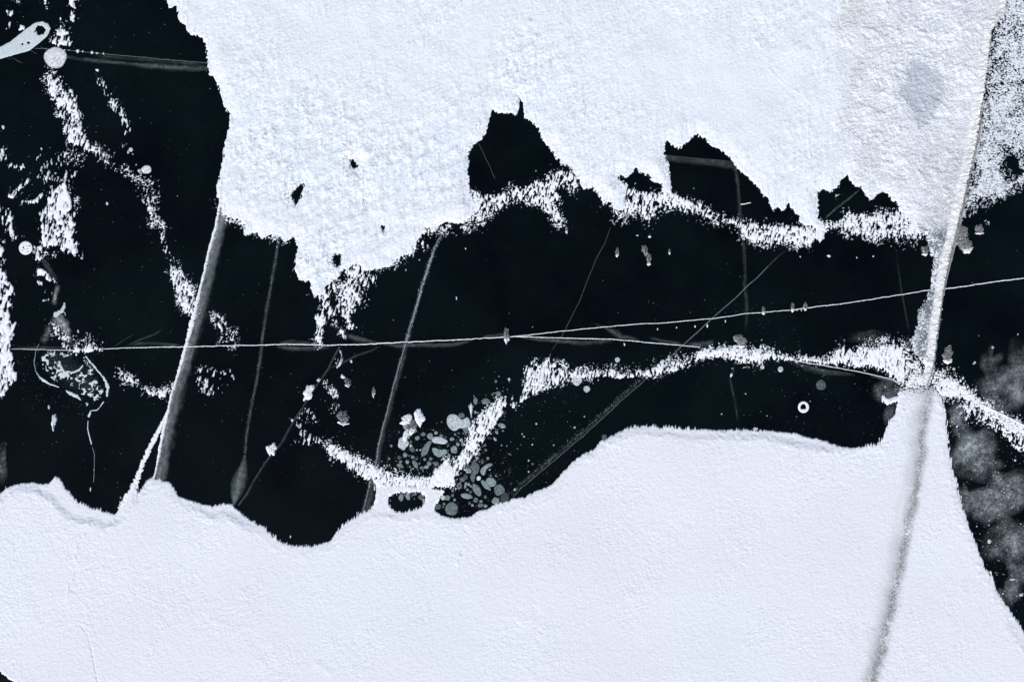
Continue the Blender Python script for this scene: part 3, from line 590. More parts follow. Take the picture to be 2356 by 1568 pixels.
# ------------------------------------------------------------------ field -> mesh objects
WX = ((XS - 1178) * S).astype(np.float32); WY = ((784 - YS) * S).astype(np.float32)
cmax = np.maximum(np.maximum(H[:-1, :-1], H[1:, :-1]), np.maximum(H[:-1, 1:], H[1:, 1:]))
KEEP = cmax > 0.0
clab = np.maximum(np.maximum(LAB[:-1, :-1], LAB[1:, 1:]), np.maximum(LAB[:-1, 1:], LAB[1:, :-1]))
def field_object(name, mask, hf=None, tn=None, mat=None, off=(0, 0), parent=None):
    Hh = H if hf is None else hf; TT = tint if tn is None else tn
    jj, ii = np.nonzero(mask)
    if len(jj) == 0: return None
    used = np.zeros(Hh.shape, bool)
    used[jj, ii] = used[jj + 1, ii] = used[jj, ii + 1] = used[jj + 1, ii + 1] = True
    idx = np.cumsum(used.ravel()).reshape(used.shape) - 1
    vj, vi = np.nonzero(used)
    co = np.empty((len(vj), 3), np.float32)
    co[:, 0] = WX[vi + off[0]]; co[:, 1] = WY[vj + off[1]]; co[:, 2] = Hh[vj, vi]
    q = np.stack([idx[jj + 1, ii], idx[jj + 1, ii + 1], idx[jj, ii + 1], idx[jj, ii]], 1).astype(np.int32)
    me = bpy.data.meshes.new(name)
    me.vertices.add(len(co)); me.vertices.foreach_set('co', co.ravel())
    me.loops.add(q.size); me.loops.foreach_set('vertex_index', q.ravel())
    me.polygons.add(len(q)); me.polygons.foreach_set('loop_start', np.arange(0, q.size, 4, dtype=np.int32))
    me.update(calc_edges=True)
    me.polygons.foreach_set('use_smooth', np.ones(len(q), bool))
    if TT is not None and TT is not False:
        a = me.attributes.new('tint', 'FLOAT_COLOR', 'POINT')
        cc = np.ones((len(co), 4), np.float32); cc[:, :3] = TT[vj, vi]; a.data.foreach_set('color', cc.ravel())
    me.materials.append(mat or M_SNOW)
    o = bpy.data.objects.new(name, me); C.link(o)
    if parent is not None:
        o.parent = parent; L = parent.location; o.location = (-L.x, -L.y, -L.z)
    return o

# the lake: one sheet to the horizon
ice = mesh_obj('lake_ice', [(-6000, -6000, 0), (6000, -6000, 0), (6000, 6000, 0), (-6000, 6000, 0)], [(0, 1, 2, 3)], M_ICE)
tag(ice, 'black transparent lake ice, smooth and bare between the snow', 'ice', kind='structure')
o = field_object('snow_ground', KEEP & (clab == 1)); tag(o, 'broad bluish white snow field covering the top half of the ice, pitted by wind', 'snow', kind='structure')
o = field_object('snow_ground', KEEP & (clab == 2)); tag(o, 'broad smooth white snow field along the bottom with a wavy upper shore', 'snow', kind='structure')
SN = {'mid': 'long jagged band of white snow teeth running right from the centre to the ridge above the lower snow field',
      'junction': 'crumbled grey white snow around the foot of the pressure ridge',
      'east': 'snow band slanting down right from the ridge foot across cloudy ice',
      'curve': 'curved snow drift shaped like a hook between the frozen bubbles',
      'bay': 'broken snow crust of small upright flakes across the mouth of the largest dark bay',
      'comb': 'snow crust combed into flakes below the right hand dark bays',
      'dust': 'fine snow dust on dark ice right of the ridge in the upper right corner',
      'tongue': 'ragged tongue of broken snow hanging below the upper snow field left of centre',
      'streak': 'streaks of bright snow flakes slanting down to the thick white crack on the left',
      'west': 'scattered bright snow flakes and clumps along the left edge',
      'fringe': 'bright snow fringe sitting on the thin crack above the bubble web',
      'rim': 'arc of snow teeth on both sides of the thick white crack',
      'fleck': 'sparse snow specks beside the thin slanting crack left of centre'}
for i, k in enumerate(KEYS):
    o = field_object('snow_drift', KEEP & (clab == i + 3))
    if o: tag(o, SN[k], 'snow drift', kind='stuff')
rx, ry = RIDGE[12]
rg = empty('pressure_ridge', rx, ry, 'long snow covered pressure ridge running down the right side into a grey slush channel', 'ice ridge')
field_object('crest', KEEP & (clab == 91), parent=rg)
field_object('slush_channel', KEEP & (clab == 90), parent=rg)

# ------------------------------------------------------------------ separate small fields: rings, webs, pierced discs
def local_field(name, f, box, h, mat, label, cat, group=None, parent=None):
    """f = signed field in plan units (positive inside) over the window box"""
    i0, i1 = np.searchsorted(XS, [box[0], box[2]]); j0, j1 = np.searchsorted(YS, [box[1], box[3]])
    F = f(GX[j0:j1, i0:i1], GY[j0:j1, i0:i1])
    # zero outline sits on the ice surface, slopes rise quickly to a flat top
    Hf = np.where(F > 0, h * (1 - np.exp(-F / 1.2)), F * h * .5).astype(np.float32); Hf = np.maximum(Hf, -.03)
    cm = np.maximum(np.maximum(Hf[:-1, :-1], Hf[1:, :-1]), np.maximum(Hf[:-1, 1:], Hf[1:, 1:]))
    o = field_object(name, cm > 0, hf=Hf, tn=False, mat=mat, off=(i0, j0), parent=parent)
    if parent is None: tag(o, label, cat, group)
    return o
def vn(X, Y, s, seed): return vnoise((X / s).astype(np.float32), (Y / s).astype(np.float32), seed)
def polyf(poly):
    P = np.array(poly, float)
    def f(X, Y):
        d2 = np.full(X.shape, 1e12); ins = np.zeros(X.shape, bool)
        for k in range(len(P)):
            ax, ay = P[k]; bx, by = P[(k + 1) % len(P)]; ex, ey = bx - ax, by - ay
            tt = np.clip(((X - ax) * ex + (Y - ay) * ey) / (ex * ex + ey * ey + 1e-9), 0, 1)
            d2 = np.minimum(d2, (X - ax - tt * ex) ** 2 + (Y - ay - tt * ey) ** 2)
            if ay != by: ins ^= ((Y < ay) != (Y < by)) & (X < (bx - ax) * (Y - ay) / (by - ay) + ax)
        d = np.sqrt(d2); return np.where(ins, d, -d)
    return f
def elf(cx, cy, rx, ry):
    return lambda X, Y: (1 - np.hypot((X - cx) / rx, (Y - cy) / ry)) * min(rx, ry)
# spoon shaped pale ice with a dark eye, top left
sp = polyf(T(0, 0, [(-260, 480), (0, 405), (80, 385), (200, 350), (270, 300), (330, 245), (348, 200), (330, 165), (290, 148), (240, 160), (190, 195), (120, 250), (60, 295), (0, 325), (-260, 380)]))
e1 = elf(*T(0, 0, [(278, 210)])[0], 11.5, 10.5); e2 = elf(*T(0, 0, [(197, 295)])[0], 3.6, 3)
e3 = elf(*T(0, 0, [(155, 305)])[0], 2.6, 2.6)
local_field('frozen_bubble', lambda X, Y: np.minimum(np.minimum(sp(X, Y) + (vn(X, Y, 5, 1) - .5) * 1.5, -e1(X, Y) + (vn(X, Y, 4, 3) - .5) * 5), np.minimum(-e2(X, Y), -e3(X, Y))), (-65, 40, 125, 150), .03, M_BUBW,
            'large spoon shaped pale ice patch with a dark round eye in the top left corner', 'ice bubble')
rc = T(3, 1, [(245, 1240)])[0]
ra = elf(*rc, 12.6, 13.2); rb = elf(rc[0] - .5, rc[1] - .5, 6.4, 6.4)
local_field('frozen_bubble', lambda X, Y: np.minimum(ra(X, Y), -rb(X, Y) + (vn(X, Y, 2.6, 5) - .5) * 3), (rc[0] - 20, rc[1] - 20, rc[0] + 20, rc[1] + 20), .03, M_WHITE,
            'bright white ring with a dark centre alone on black ice near the right', 'ice bubble')
pc = T(0, 1, [(177, 143)])[0]
pa = elf(*pc, 15.4, 15.4)
local_field('frozen_bubble', lambda X, Y: np.minimum(pa(X, Y), (.60 - vn(X + 3, Y, 3.4, 9)) * 14 + np.maximum(0, np.hypot(X - pc[0], Y - pc[1]) - 8) * .9), (pc[0] - 20, pc[1] - 20, pc[0] + 20, pc[1] + 20), .03, M_WHITE,
            'bright white disc pierced by small dark holes near the left edge', 'ice bubble')

# the web of gas pockets under the long crack, lower left
web = empty('bubble_web', *T(0, 1, [(500, 1000)])[0], 'pale lace of gas pockets in a pear shaped outline with a trailing thread', 'ice bubbles')
WEBP = T(0, 1, [(290, 860), (380, 850), (470, 860), (560, 870), (600, 920), (660, 1000), (700, 1060), (715, 1120), (700, 1170), (670, 1210), (620, 1170), (560, 1150), (520, 1110), (440, 1080), (380, 1060), (320, 1010), (280, 950)])
wf = polyf(WEBP); eye = elf(*T(0, 1, [(500, 945)])[0], 29, 17)
def webfield(X, Y):
    a = vn(X, Y, 6.4, 11) * .6 + vn(X, Y, 3.2, 12) * .4
    r = 1 - np.abs(a - .5) * 14               # thin ridges
    b = (vn(X + 40, Y, 6, 13) - .76) * 12      # knots
    f = np.maximum(r - 1.0 * (vn(X, Y, 11, 14) > .52), b)
    return np.minimum(np.minimum(f * 1.4, wf(X, Y) * .5), -eye(X, Y) * .6)
local_field('web_lattice', webfield, (70, 790, 260, 935), .02, M_BUBW, None, None, parent=web)['kind'] = 'stuff'

# ------------------------------------------------------------------ strips: crack lines, veils
def smooth_line(pts, step=3.0):
    out = []
    for (x0, y0), (x1, y1) in zip(pts[:-1], pts[1:]):
        n = max(1, int(math.hypot(x1 - x0, y1 - y0) / step))
        out += [(x0 + (x1 - x0) * k / n, y0 + (y1 - y0) * k / n) for k in range(n)]
    return out + [pts[-1]]
ZC = [0.004]
def veil(name, pts, wl, wr, dens, mat, parent, ends=(1, 1), rag=.35, prof_=0):
    """sheet beside a crack; widths in plan units to either side, lists follow pts"""
    n0 = len(pts)
    cum = [0]
    for (x0, y0), (x1, y1) in zip(pts[:-1], pts[1:]): cum.append(cum[-1] + math.hypot(x1 - x0, y1 - y0))
    arr = lambda v: np.array(v if isinstance(v, (list, tuple)) else [v] * n0, float)
    P = smooth_line(pts, 2.5); n = len(P); s = np.linspace(0, cum[-1], n)
    WL, WR, DN = (np.interp(s, cum, arr(v)) for v in (wl, wr, dens))
    rs = np.random.RandomState(int(abs(pts[0][0] * 7 + pts[0][1])) % 9999)
    def r1(k):
        q = rs.rand(int(n / k) + 3); return np.interp(np.arange(n) / k, np.arange(len(q)), q)
    RL = 1 + rag * (r1(6) + r1(2.5) - 1); RR = 1 + rag * (r1(6) + r1(2.5) - 1)
    K = 9; verts = []; dn = []; al_ = []
    ZC[0] += 0.0007; z = ZC[0]
    for k, (x, y) in enumerate(P):
        x0, y0 = P[max(0, k - 2)]; x1, y1 = P[min(n - 1, k + 2)]
        dx, dy = x1 - x0, y1 - y0; l = math.hypot(dx, dy) or 1; nx, ny = -dy / l, dx / l   # left to right when going down is -n
        if abs(dy) >= abs(dx):
            if nx < 0: nx, ny = -nx, -ny      # +n points right
        elif ny < 0: nx, ny = -nx, -ny        # +n points down
        e = 1.0
        if ends[0]: e *= min(1, k / (n * .12 + 1))
        if ends[1]: e *= min(1, (n - 1 - k) / (n * .12 + 1))
        for j in range(K):
            u = -1 + 2 * j / (K - 1)
            off = u * (WR[k] * RR[k] if u > 0 else WL[k] * RL[k])
            t01 = (u + 1) / 2
            prof = max(0, 1 - abs(u) ** 1.3) ** 1.3 if not prof_ else (min(1, t01 * 6) * (1 - t01) ** .8)
            al_ += [s[k] * S, off * S, pts[0][0] * .37]
            verts.append((*W(x + nx * off, y + ny * off), z)); dn.append(DN[k] * prof * e)
    faces = [(k * K + j, (k + 1) * K + j, (k + 1) * K + j + 1, k * K + j + 1) for k in range(n - 1) for j in range(K - 1)]
    o = mesh_obj(name, verts, faces, mat, parent, {'dens': dn})
    a = o.data.attributes.new('along', 'FLOAT_VECTOR', 'POINT'); a.data.foreach_set('vector', np.array(al_, np.float32)); return o
def sparkle(pts, n, spread, parent, r0=.3, r1=1.1, seed=1, dx=0):
    """tiny crystals caught along a crack"""
    rs = np.random.RandomState(seed); P = smooth_line(pts, 2); verts = []; faces = []
    for _ in range(n):
        x, y = P[rs.randint(len(P))]; wx, wy = W(x + rs.normal() * spread + dx, y + rs.normal() * 2)
        r = (r0 + (r1 - r0) * rs.rand() ** 3) * S; b = len(verts); a0 = rs.uniform(0, 6)
        for k in range(3): verts.append((wx + r * math.cos(a0 + k * 2.09), wy + r * math.sin(a0 + k * 2.09), 0.004))
        verts.append((wx, wy, .004 + r * .8)); faces.extend([(b, b + 1, b + 3), (b + 1, b + 2, b + 3), (b + 2, b, b + 3)])
    o = mesh_obj('crystals', verts, faces, M_BUBW, parent, smooth=False); o['kind'] = 'stuff'; return o
def line(name, pts, hw, mat, parent, h=.03, jag=.5, vary=.8):
    """raised rubble line filling a crack: low ridge of triangular section"""
    n0 = len(pts)
    cum = [0]
    for (x0, y0), (x1, y1) in zip(pts[:-1], pts[1:]): cum.append(cum[-1] + math.hypot(x1 - x0, y1 - y0))
    P = smooth_line(pts, 2.0); n = len(P); s = np.linspace(0, cum[-1], n)
    HW = np.interp(s, cum, hw if isinstance(hw, (list, tuple)) else [hw] * n0)
    rs = np.random.RandomState(int(abs(pts[0][0] * 3 + pts[-1][1])) % 9999)
    q = rs.rand(n // 5 + 3); wob = (np.interp(np.arange(n) / 5, np.arange(len(q)), q) - .5) * 2 * jag
    verts = []
    for k, (x, y) in enumerate(P):
        x0, y0 = P[max(0, k - 1)]; x1, y1 = P[min(n - 1, k + 1)]
        dx, dy = x1 - x0, y1 - y0; l = math.hypot(dx, dy) or 1; nx, ny = -dy / l, dx / l
        a = HW[k] * (1 - vary / 2 + vary * rs.rand()); b = HW[k] * (1 - vary / 2 + vary * rs.rand())
        if k in (0, n - 1): a = b = .1
        cx, cy = x + nx * wob[k], y + ny * wob[k]
        verts += [(*W(cx - nx * a, cy - ny * a), 0.0), (*W(cx - nx * a * .6, cy - ny * a * .6), .6 * h), (*W(cx, cy), h * (.8 + .4 * rs.rand())), (*W(cx + nx * b * .6, cy + ny * b * .6), .6 * h), (*W(cx + nx * b, cy + ny * b), 0.0)]
    faces = [(k * 5 + j, k * 5 + j + 1, (k + 1) * 5 + j + 1, (k + 1) * 5 + j) for k in range(n - 1) for j in range(4)]
    return mesh_obj(name, verts, faces, mat, parent, smooth=True)
def crack(label, pts):
    x, y = pts[len(pts) // 2]
    return empty('ice_crack', x, y, label, 'crack')

# web outline and thread
line('web_rim', T(0, 1, [(270, 800), (250, 850), (235, 920), (245, 990), (270, 1030), (310, 1062)]), [.4, .6, .9, 1.0, 1.4, .8], M_BUB, web, .02, .8, 1.5)
line('web_rim', T(0, 1, [(265, 1025), (300, 1058), (345, 1080), (410, 1103)]), [1.2, 3, 1.4, 1.2], M_BUBW, web, .02)
line('web_rim', T(0, 1, [(455, 1122), (480, 1145), (530, 1165), (560, 1192)]), [1.2, 3.2, 4.0, .8], M_BUBW, web, .02)
line('web_rim', T(0, 1, [(590, 885), (640, 950), (690, 1010), (725, 1050), (742, 1110), (738, 1170)]), [1.2, 2.0, 1.3, 2.2, 3.4, 1.2], M_BUBW, web, .02, .8, 1.2)
line('web_rim', T(0, 1, [(715, 1200), (690, 1240), (665, 1262), (625, 1265), (620, 1290), (612, 1312)]), [2.0, .7, 1.2, .7, 2.4, 2.6], M_BUBW, web, .02)
line('web_rim', T(0, 1, [(590, 1210), (605, 1216), (597, 1235)]), [2.0, 2.2, .8], M_BUBW, web, .02)
line('thread', T(0, 1, [(607, 1330), (606, 1380), (614, 1430), (628, 1480), (632, 1500)]), [.7, 1.1, 1.2, 1.2, .8], M_BUBW, web, .02)
line('thread', T(0, 1, [(634, 1510), (645, 1545), (652, 1568)]) + T(0, 2, [(652, 60), (645, 190)]), .5, M_BUB, web, .015)
line('web_rim', T(0, 1, [(405, 930), (425, 975), (445, 1000)]), [2.5, 3.5, 2], M_BUBW, web, .02)
line('web_rim', T(0, 1, [(415, 1000), (430, 1020), (450, 1035)]), [6, 8.5, 4], M_BUBW, web, .025)
line('web_rim', T(0, 1, [(575, 950), (545, 985), (495, 1003), (460, 990)]), [1.5, 2, 2, 1], M_BUBW, web, .02)
line('web_cap', T(0, 1, [(447, 518), (440, 550), (425, 578), (385, 605), (370, 618)]), [1.5, 3.6, 3.2, 6.5, 1], M_BUBW, web, .03)
line('web_cap', T(0, 1, [(432, 575), (448, 590), (454, 612)]), [1.4, 1.1, .6], M_BUBW, web, .02)
veil('web_cloud', T(0, 1, [(385, 600), (410, 640), (450, 690), (480, 740)]), [16, 16, 14, 10], [14, 18, 16, 8], 1.0, M_MILK, web)
veil('web_cloud', T(0, 1, [(430, 740), (470, 740), (470, 810)]), 12, 12, .3, M_MILK, web)
veil('web_cloud', T(0, 1, [(405, 395), (385, 450), (375, 510), (380, 540)]), 7, 7, [.5, .8, .7, .3], M_MILK, web)
veil('web_cloud', T(0, 1, [(345, 670), (325, 740), (290, 800)]), 9, 10, .3, M_MILK, web)
veil('web_cloud', T(0, 1, [(300, 230), (345, 300), (390, 380)]), 7, 8, .4, M_VEIL, web)
veil('web_cloud', T(0, 1, [(300, 850), (380, 920), (480, 1000), (600, 1080), (680, 1150)]), [16, 34, 36, 34, 12], [16, 34, 38, 34, 12], .5, M_MILK2, web, rag=.15)

# cracks ---------------------------------------------------------------------------------
K1 = T(0, 0, [(1522, 1385), (1510, 1450), (1490, 1560)]) + T(0, 1, [(1470, 60), (1440, 170), (1412, 300), (1380, 430), (1352, 555), (1320, 670), (1288, 800), (1250, 940), (1215, 1060), (1185, 1150), (1160, 1265), (1120, 1440), (1098, 1560)]) + T(0, 2, [(1085, 70), (1062, 165)])
r = crack('thick bright white crack with a broad milky grey face down the left third', K1)
line('snow_line', K1, [1.6, 3.0, 2.9, 2.9, 2.8, 2.8, 3.0, 3.8, 5.6, 3.4, 3.2, 2.6, 2.4, 2.8, 3.4, 3.2, 2.2, 1.6], M_LINE, r, .08)
veil('fracture_face', [(x + 11, y + 1) for x, y in K1], 11, [12, 13, 14, 15, 14, 14, 14, 13, 11, 13, 14, 12, 12, 13, 13, 14, 17, 19], [1, 1, 1, 1, 1, .95, .95, .9, .8, .9, .95, .85, .8, .8, .8, .75, .75, .75], M_VEILB, r, (0, 0), .25, 1)
veil('fracture_face', [(x + 14, y + 2) for x, y in K1], 12, 16, .4, M_VEIL, r, (0, 0), .5)
K1b = T(0, 1, [(1165, 1240), (1130, 1330), (1075, 1440), (1030, 1530)]) + T(0, 2, [(985, 60), (950, 160), (915, 240), (870, 330), (830, 385)])
r = crack('snow filled branch splitting left from the thick white crack near the lower snow field', K1b)
line('snow_line', K1b, [1, 3.2, 4.8, 5.2, 5.0, 5.4, 8, 9, 8], M_LINE, r, .08)
K2 = T(1, 1, [(158, 75), (130, 250), (105, 400), (85, 500), (65, 620), (42, 780), (28, 900), (8, 1050)]) + T(0, 1, [(1752, 1150), (1725, 1280), (1702, 1430), (1690, 1560)])
r = crack('dim grey crack ending in a pale leaf shape at the lower snow field', K2)
veil('fracture_face', K2, 5, 5, [.45, .5, .5, .6, .4, .5, .7, .5, .4, .38, .38, .4], M_VEILG, r, (0, 0))
veil('fracture_face', K2, 4, 4, .22, M_VEIL, r, (0, 0)); sparkle(K2, 260, 3, r, .25, .7)
veil('leaf_face', T(0, 2, [(1690, 0), (1675, 80), (1655, 150), (1640, 220), (1625, 290), (1615, 345)]), [3, 8, 17, 19, 12, 4], [3, 12, 22, 20, 12, 3], [.5, .7, .85, .9, .85, .6], M_VEIL, r, (0, 0), .12)
veil('leaf_face', T(0, 2, [(1690, 0), (1675, 80), (1655, 150), (1640, 220), (1625, 290), (1615, 345)]), [3, 8, 17, 19, 12, 4], [3, 12, 22, 20, 12, 3], [.3, .4, .5, .6, .6, .5], M_VEILG, r, (0, 0), .12)
K2b = T(1, 1, [(575, 822), (530, 900), (495, 975), (435, 1060), (380, 1140), (320, 1240), (250, 1345), (170, 1490)]) + T(1, 2, [(85, 20), (30, 100)]) + T(0, 2, [(1767, 150), (1700, 270), (1640, 350)])
r = crack('thin dim crack slanting down left from the long white crack past small snow clumps', K2b)
veil('fracture_face', [(x + 2, y) for x, y in K2b], 2.2, 3.4, .3, M_VEIL, r, (0, 0))
line('hairline', K2b, .45, M_BUBD, r, .006)
K3 = T(1, 1, [(1285, 40), (1232, 150), (1190, 270), (1140, 430), (1105, 560), (1062, 690), (1035, 790), (1010, 880), (970, 1020), (940, 1130), (905, 1280), (870, 1400), (840, 1530)]) + T(1, 2, [(835, 40), (795, 170), (765, 290), (733, 400)])
r = crack('grainy pale crack slanting down through the centre left to the curved snow drift', K3)
veil('fracture_face', K3, [4, 5, 6, 7, 6, 5, 4, 3, 2, 2, 2, 2, 2, 2, 2, 2, 2], [4, 5, 5, 5, 5, 7, 8, 9, 10, 10, 10, 10, 10, 10, 16, 18, 18], [.5, .9, 1.0, 1.0, .9, .7, .6, .6, .55, .5, .5, .5, .5, .4, .4, .4, .4], M_VEILG, r, (0, 0))
sparkle(K3[:7], 420, 2.6, r, .35, 1.5, 5); sparkle(K3[6:], 300, 1.2, r, .3, .9, 6, -2)
veil('fracture_face', K3, 3, [4, 5, 5, 5, 5, 7, 8, 9, 10, 10, 10, 10, 10, 10, 16, 18, 18], .5, M_VEIL, r, (0, 0), .35, 1)
line('rubble_line', K3[1:], [.9, 1.5, 1.7, 1.3, .8, .7, .7, .8, .7, .7, .8, .9, .8, .6, .6, .5], M_BUB, r, .03, .9, 1.4)
H1 = T(0, 1, [(75, 838), (260, 842), (470, 849), (700, 838), (1000, 828), (1280, 824), (1500, 818), (1765, 812)]) + T(1, 1, [(240, 806), (500, 812), (700, 808), (900, 798), (1100, 788), (1400, 775), (1600, 762), (1767, 755)]) + T(2, 1, [(30, 749)])
r = crack('long thin bright crack running level from the left edge to the fork at the centre', H1)
line('snow_line', H1, [.4, .65, .7, .7, .9, 1.0, 1.0, 1.0, 1.05, 1.05, 1.1, 1.2, 1.1, 1.05, 1.0, 1.0, 1.0], M_LINE, r, .035, .6)
veil('fracture_face', T(1, 1, [(130, 822), (250, 828), (400, 832), (520, 825)]), 3, [3, 9, 9, 3], .5, M_VEIL, r)
veil('fracture_face', T(1, 1, [(150, 800), (260, 794), (400, 800)]), [3, 8, 3], 3, .45, M_VEIL, r)
veil('fracture_face', T(1, 1, [(620, 738), (700, 768), (800, 790), (880, 800)]), [4, 8, 5, 2], [6, 11, 5, 2], .55, M_VEIL, r)
veil('fracture_face', T(1, 1, [(860, 806), (1000, 812), (1150, 808), (1330, 808), (1500, 782)]), 4, [3, 9, 6, 9, 3], .55, M_VEIL, r)
veil('fracture_face', T(1, 1, [(1560, 762), (1650, 748), (1720, 742)]), 5, 4, .55, M_VEIL, r)
veil('fracture_face', T(0, 1, [(900, 815), (960, 800), (1080, 800), (1250, 818)]), 4, 5, .4, M_VEIL, r)
veil('fracture_face', T(0, 1, [(860, 825), (960, 775), (1060, 740), (1120, 705)]), 2, 3, .35, M_VEIL, r)
veil('fracture_face', T(0, 1, [(780, 828), (850, 780), (920, 740)]), 1.5, 2, .25, M_VEIL, r)
veil('fracture_face', T(1, 1, [(500, 975), (600, 930), (700, 880), (800, 848), (860, 812)]), 2, 4, .32, M_VEIL, r)
veil('fracture_face', T(0, 1, [(90, 838), (300, 830), (480, 838)]), 5, 6, .3, M_VEIL, r)
H2 = T(2, 1, [(30, 749), (150, 738), (300, 720), (450, 705), (600, 690), (750, 676), (900, 665), (1050, 658), (1200, 645), (1400, 628), (1600, 597), (1767, 583)]) + T(3, 1, [(160, 570), (350, 545), (550, 522), (800, 482), (950, 460), (1130, 428)])
r = crack('thin bright upper branch of the forked crack climbing gently right to the ridge', H2)
line('snow_line', H2, [.85] * 6 + [.8] * 6 + [.9] * 6, M_LINE, r, .035, .6)
line('snow_line', T(3, 1, [(1220, 425), (1300, 415), (1400, 400), (1550, 377), (1767, 350), (1900, 330), (2300, 270)]), 1.1, M_LINE, r, .035, .6)
H3 = T(2, 1, [(0, 752), (150, 756), (400, 764), (700, 772), (800, 780), (900, 790), (1100, 808), (1300, 825)])
r = crack('thin bright lower branch of the forked crack dipping right into the snow band', H3)
line('snow_line', H3, [1.0, .9, .9, .9, .9, .9, .9, .8], M_LINE, r, .03, .5)
veil('fracture_face', T(2, 1, [(60, 765), (200, 772), (350, 782), (480, 790), (600, 785), (720, 778)]), 3, [2, 6, 8, 11, 8, 3], .55, M_VEIL, r)
veil('fracture_face', T(2, 1, [(540, 655), (640, 690), (720, 730), (760, 765)]), [1, 3, 8, 8], [1, 3, 10, 8], [.2, .3, .6, .6], M_VEIL, r)
veil('fracture_face', T(2, 1, [(730, 758), (800, 762), (880, 785)]), 6, 3, .5, M_VEIL, r)
veil('fracture_face', T(2, 1, [(950, 765), (1050, 785), (1180, 805)]), [5, 6, 3], [3, 4, 4], .45, M_VEIL, r)
veil('fracture_face', T(2, 1, [(1200, 815), (1300, 805), (1400, 790)]), 7, [4, 14, 8], .45, M_VEIL, r)
H4 = T(3, 1, [(120, 905), (250, 930), (400, 955), (600, 990), (750, 1022), (860, 1050), (920, 1075)])
r = crack('short thin bright crack leaving the underside of the snow band towards the ridge foot', H4)
line('snow_line', H4, .85, M_LINE, r, .03, .4)
veil('fracture_face', T(3, 1, [(150, 925), (250, 955), (380, 990), (600, 1020)]), 5, [6, 13, 11, 3], .45, M_VEIL, r)
veil('fracture_face', T(3, 1, [(700, 1020), (800, 1045), (900, 1078)]), 5, 4, .5, M_VEIL, r)
H5 = T(3, 1, [(1470, 1222), (1560, 1262), (1640, 1300), (1767, 1366), (2000, 1480)])
r = crack('short thin bright crack along the lower right snow band at the right edge', H5)
line('snow_line', H5, .95, M_LINE, r, .12, .4)
K4 = T(3, 0, [(640, 1300), (560, 1370), (480, 1430), (400, 1500)]) + T(3, 1, [(140, 145), (60, 210), (0, 270)]) + T(2, 1, [(1700, 340), (1640, 390), (1540, 490), (1400, 610), (1250, 750), (1160, 830), (1070, 915)])
r = crack('faint grey crack slanting across the right half below the third dark bay', K4)
veil('fracture_face', K4[:4], 4, 3, .5, M_VEIL, r, (1, 0)); veil('fracture_face', K4[4:], 1.8, 2.4, [.45, .4, .35, .35, .5, .4, .35, .35, .35, .3], M_VEIL, r)
line('hairline', K4[6:], .4, M_BUB, r, .006)
K4b = T(2, 1, [(940, 1030), (880, 1090), (830, 1130), (760, 1190), (700, 1250), (600, 1340), (500, 1430), (400, 1515), (340, 1568)]) + T(2, 2, [(250, 75), (150, 160), (60, 235), (10, 290)])
r = crack('sparkling faint crack slanting down left to the shore of the lower snow field', K4b)
line('hairline', K4b, .55, M_BUB, r, .008)
sparkle([(x - 5, y - 6) for x, y in K4b], 560, 4, r, .25, .9, 8)
veil('fracture_face', [(x - 5, y - 6) for x, y in K4b], 6, 4, [.22, .16, .16, .3, .3, .2, .2, .2, .2, .4, .4, .35, .3], M_VEILG, r)
veil('fracture_face', [(x - 2, y - 2) for x, y in K4b], 4, 3, .14, M_VEIL, r)
K5 = T(2, 1, [(680, 0), (640, 110), (580, 220), (520, 370), (470, 500), (420, 600), (370, 700), (340, 760), (270, 850)])
r = crack('very faint thin crack from the centre of the upper snow to the lower forked branch', K5)
line('hairline', K5, .42, M_BUBD, r, .006); veil('fracture_face', K5, 2, 2, .14, M_VEIL, r)
K6 = T(2, 0, [(1530, 1100), (1550, 1200), (1562, 1300), (1570, 1420), (1580, 1560)]) + T(2, 1, [(1600, 130), (1610, 300), (1608, 420), (1622, 540), (1612, 730)])
r = crack('broad dim vertical crack dropping from the third dark bay through black ice', K6)
veil('fracture_face', K6, 5, 5, [.25, .3, .3, .28, .3, .22, .2, .25, .25, .2], M_VEILG, r, (0, 1)); veil('fracture_face', K6, 7, 5, [.18, .18, .16, .14, .14, .12, .12, .16, .14, .1], M_VEIL, r, (0, 1))
veil('fracture_face', T(2, 1, [(1542, 955), (1505, 1050), (1520, 1120), (1545, 1220), (1560, 1340)]), 4, 4, .35, M_VEILG, r)
KB = T(2, 0, [(1050, 1070), (1150, 1082), (1300, 1095), (1420, 1105), (1535, 1118)])
r = crack('grey fracture face crossing the third dark bay near its top', KB)
veil('fracture_face', [(x, y + 5) for x, y in KB], [7, 7, 7, 6, 5], [9, 11, 12, 13, 15], .40, M_VEIL, r, (0, 0), .15)
line('hairline', KB, .35, M_BUBD, r, .006)
line('rubble_line', T(2, 0, [(1575, 1408), (1600, 1408), (1650, 1398)]), [.8, 1.2, .8], M_LINE, r, .02)
K7 = T(3, 1, [(880, 150), (900, 300), (925, 470), (950, 600), (975, 740)])
r = crack('barely visible vertical crack in black ice just left of the ridge', K7)
veil('fracture_face', K7, 3, 3, [.06, .1, .35, .2, .1], M_VEIL, r)
KT = T(0, 0, [(240, 335), (400, 340), (500, 350), (750, 375), (1000, 396), (1100, 408), (1250, 418), (1435, 437)])
r = crack('hairline crack with a smoky face running right from the white disc at the top left', KT)
line('hairline', KT, .5, M_BUB, r, .008)
veil('fracture_face', T(0, 0, [(450, 390), (560, 408), (700, 425), (880, 438), (1040, 455), (1180, 465), (1300, 470), (1435, 470)]), [4, 4, 7, 3, 9, 9, 7, 6], [4, 5, 6, 5, 9, 12, 9, 8], [.5, .5, .55, .4, .6, .62, .6, .5], M_VEIL, r, (0, 0))
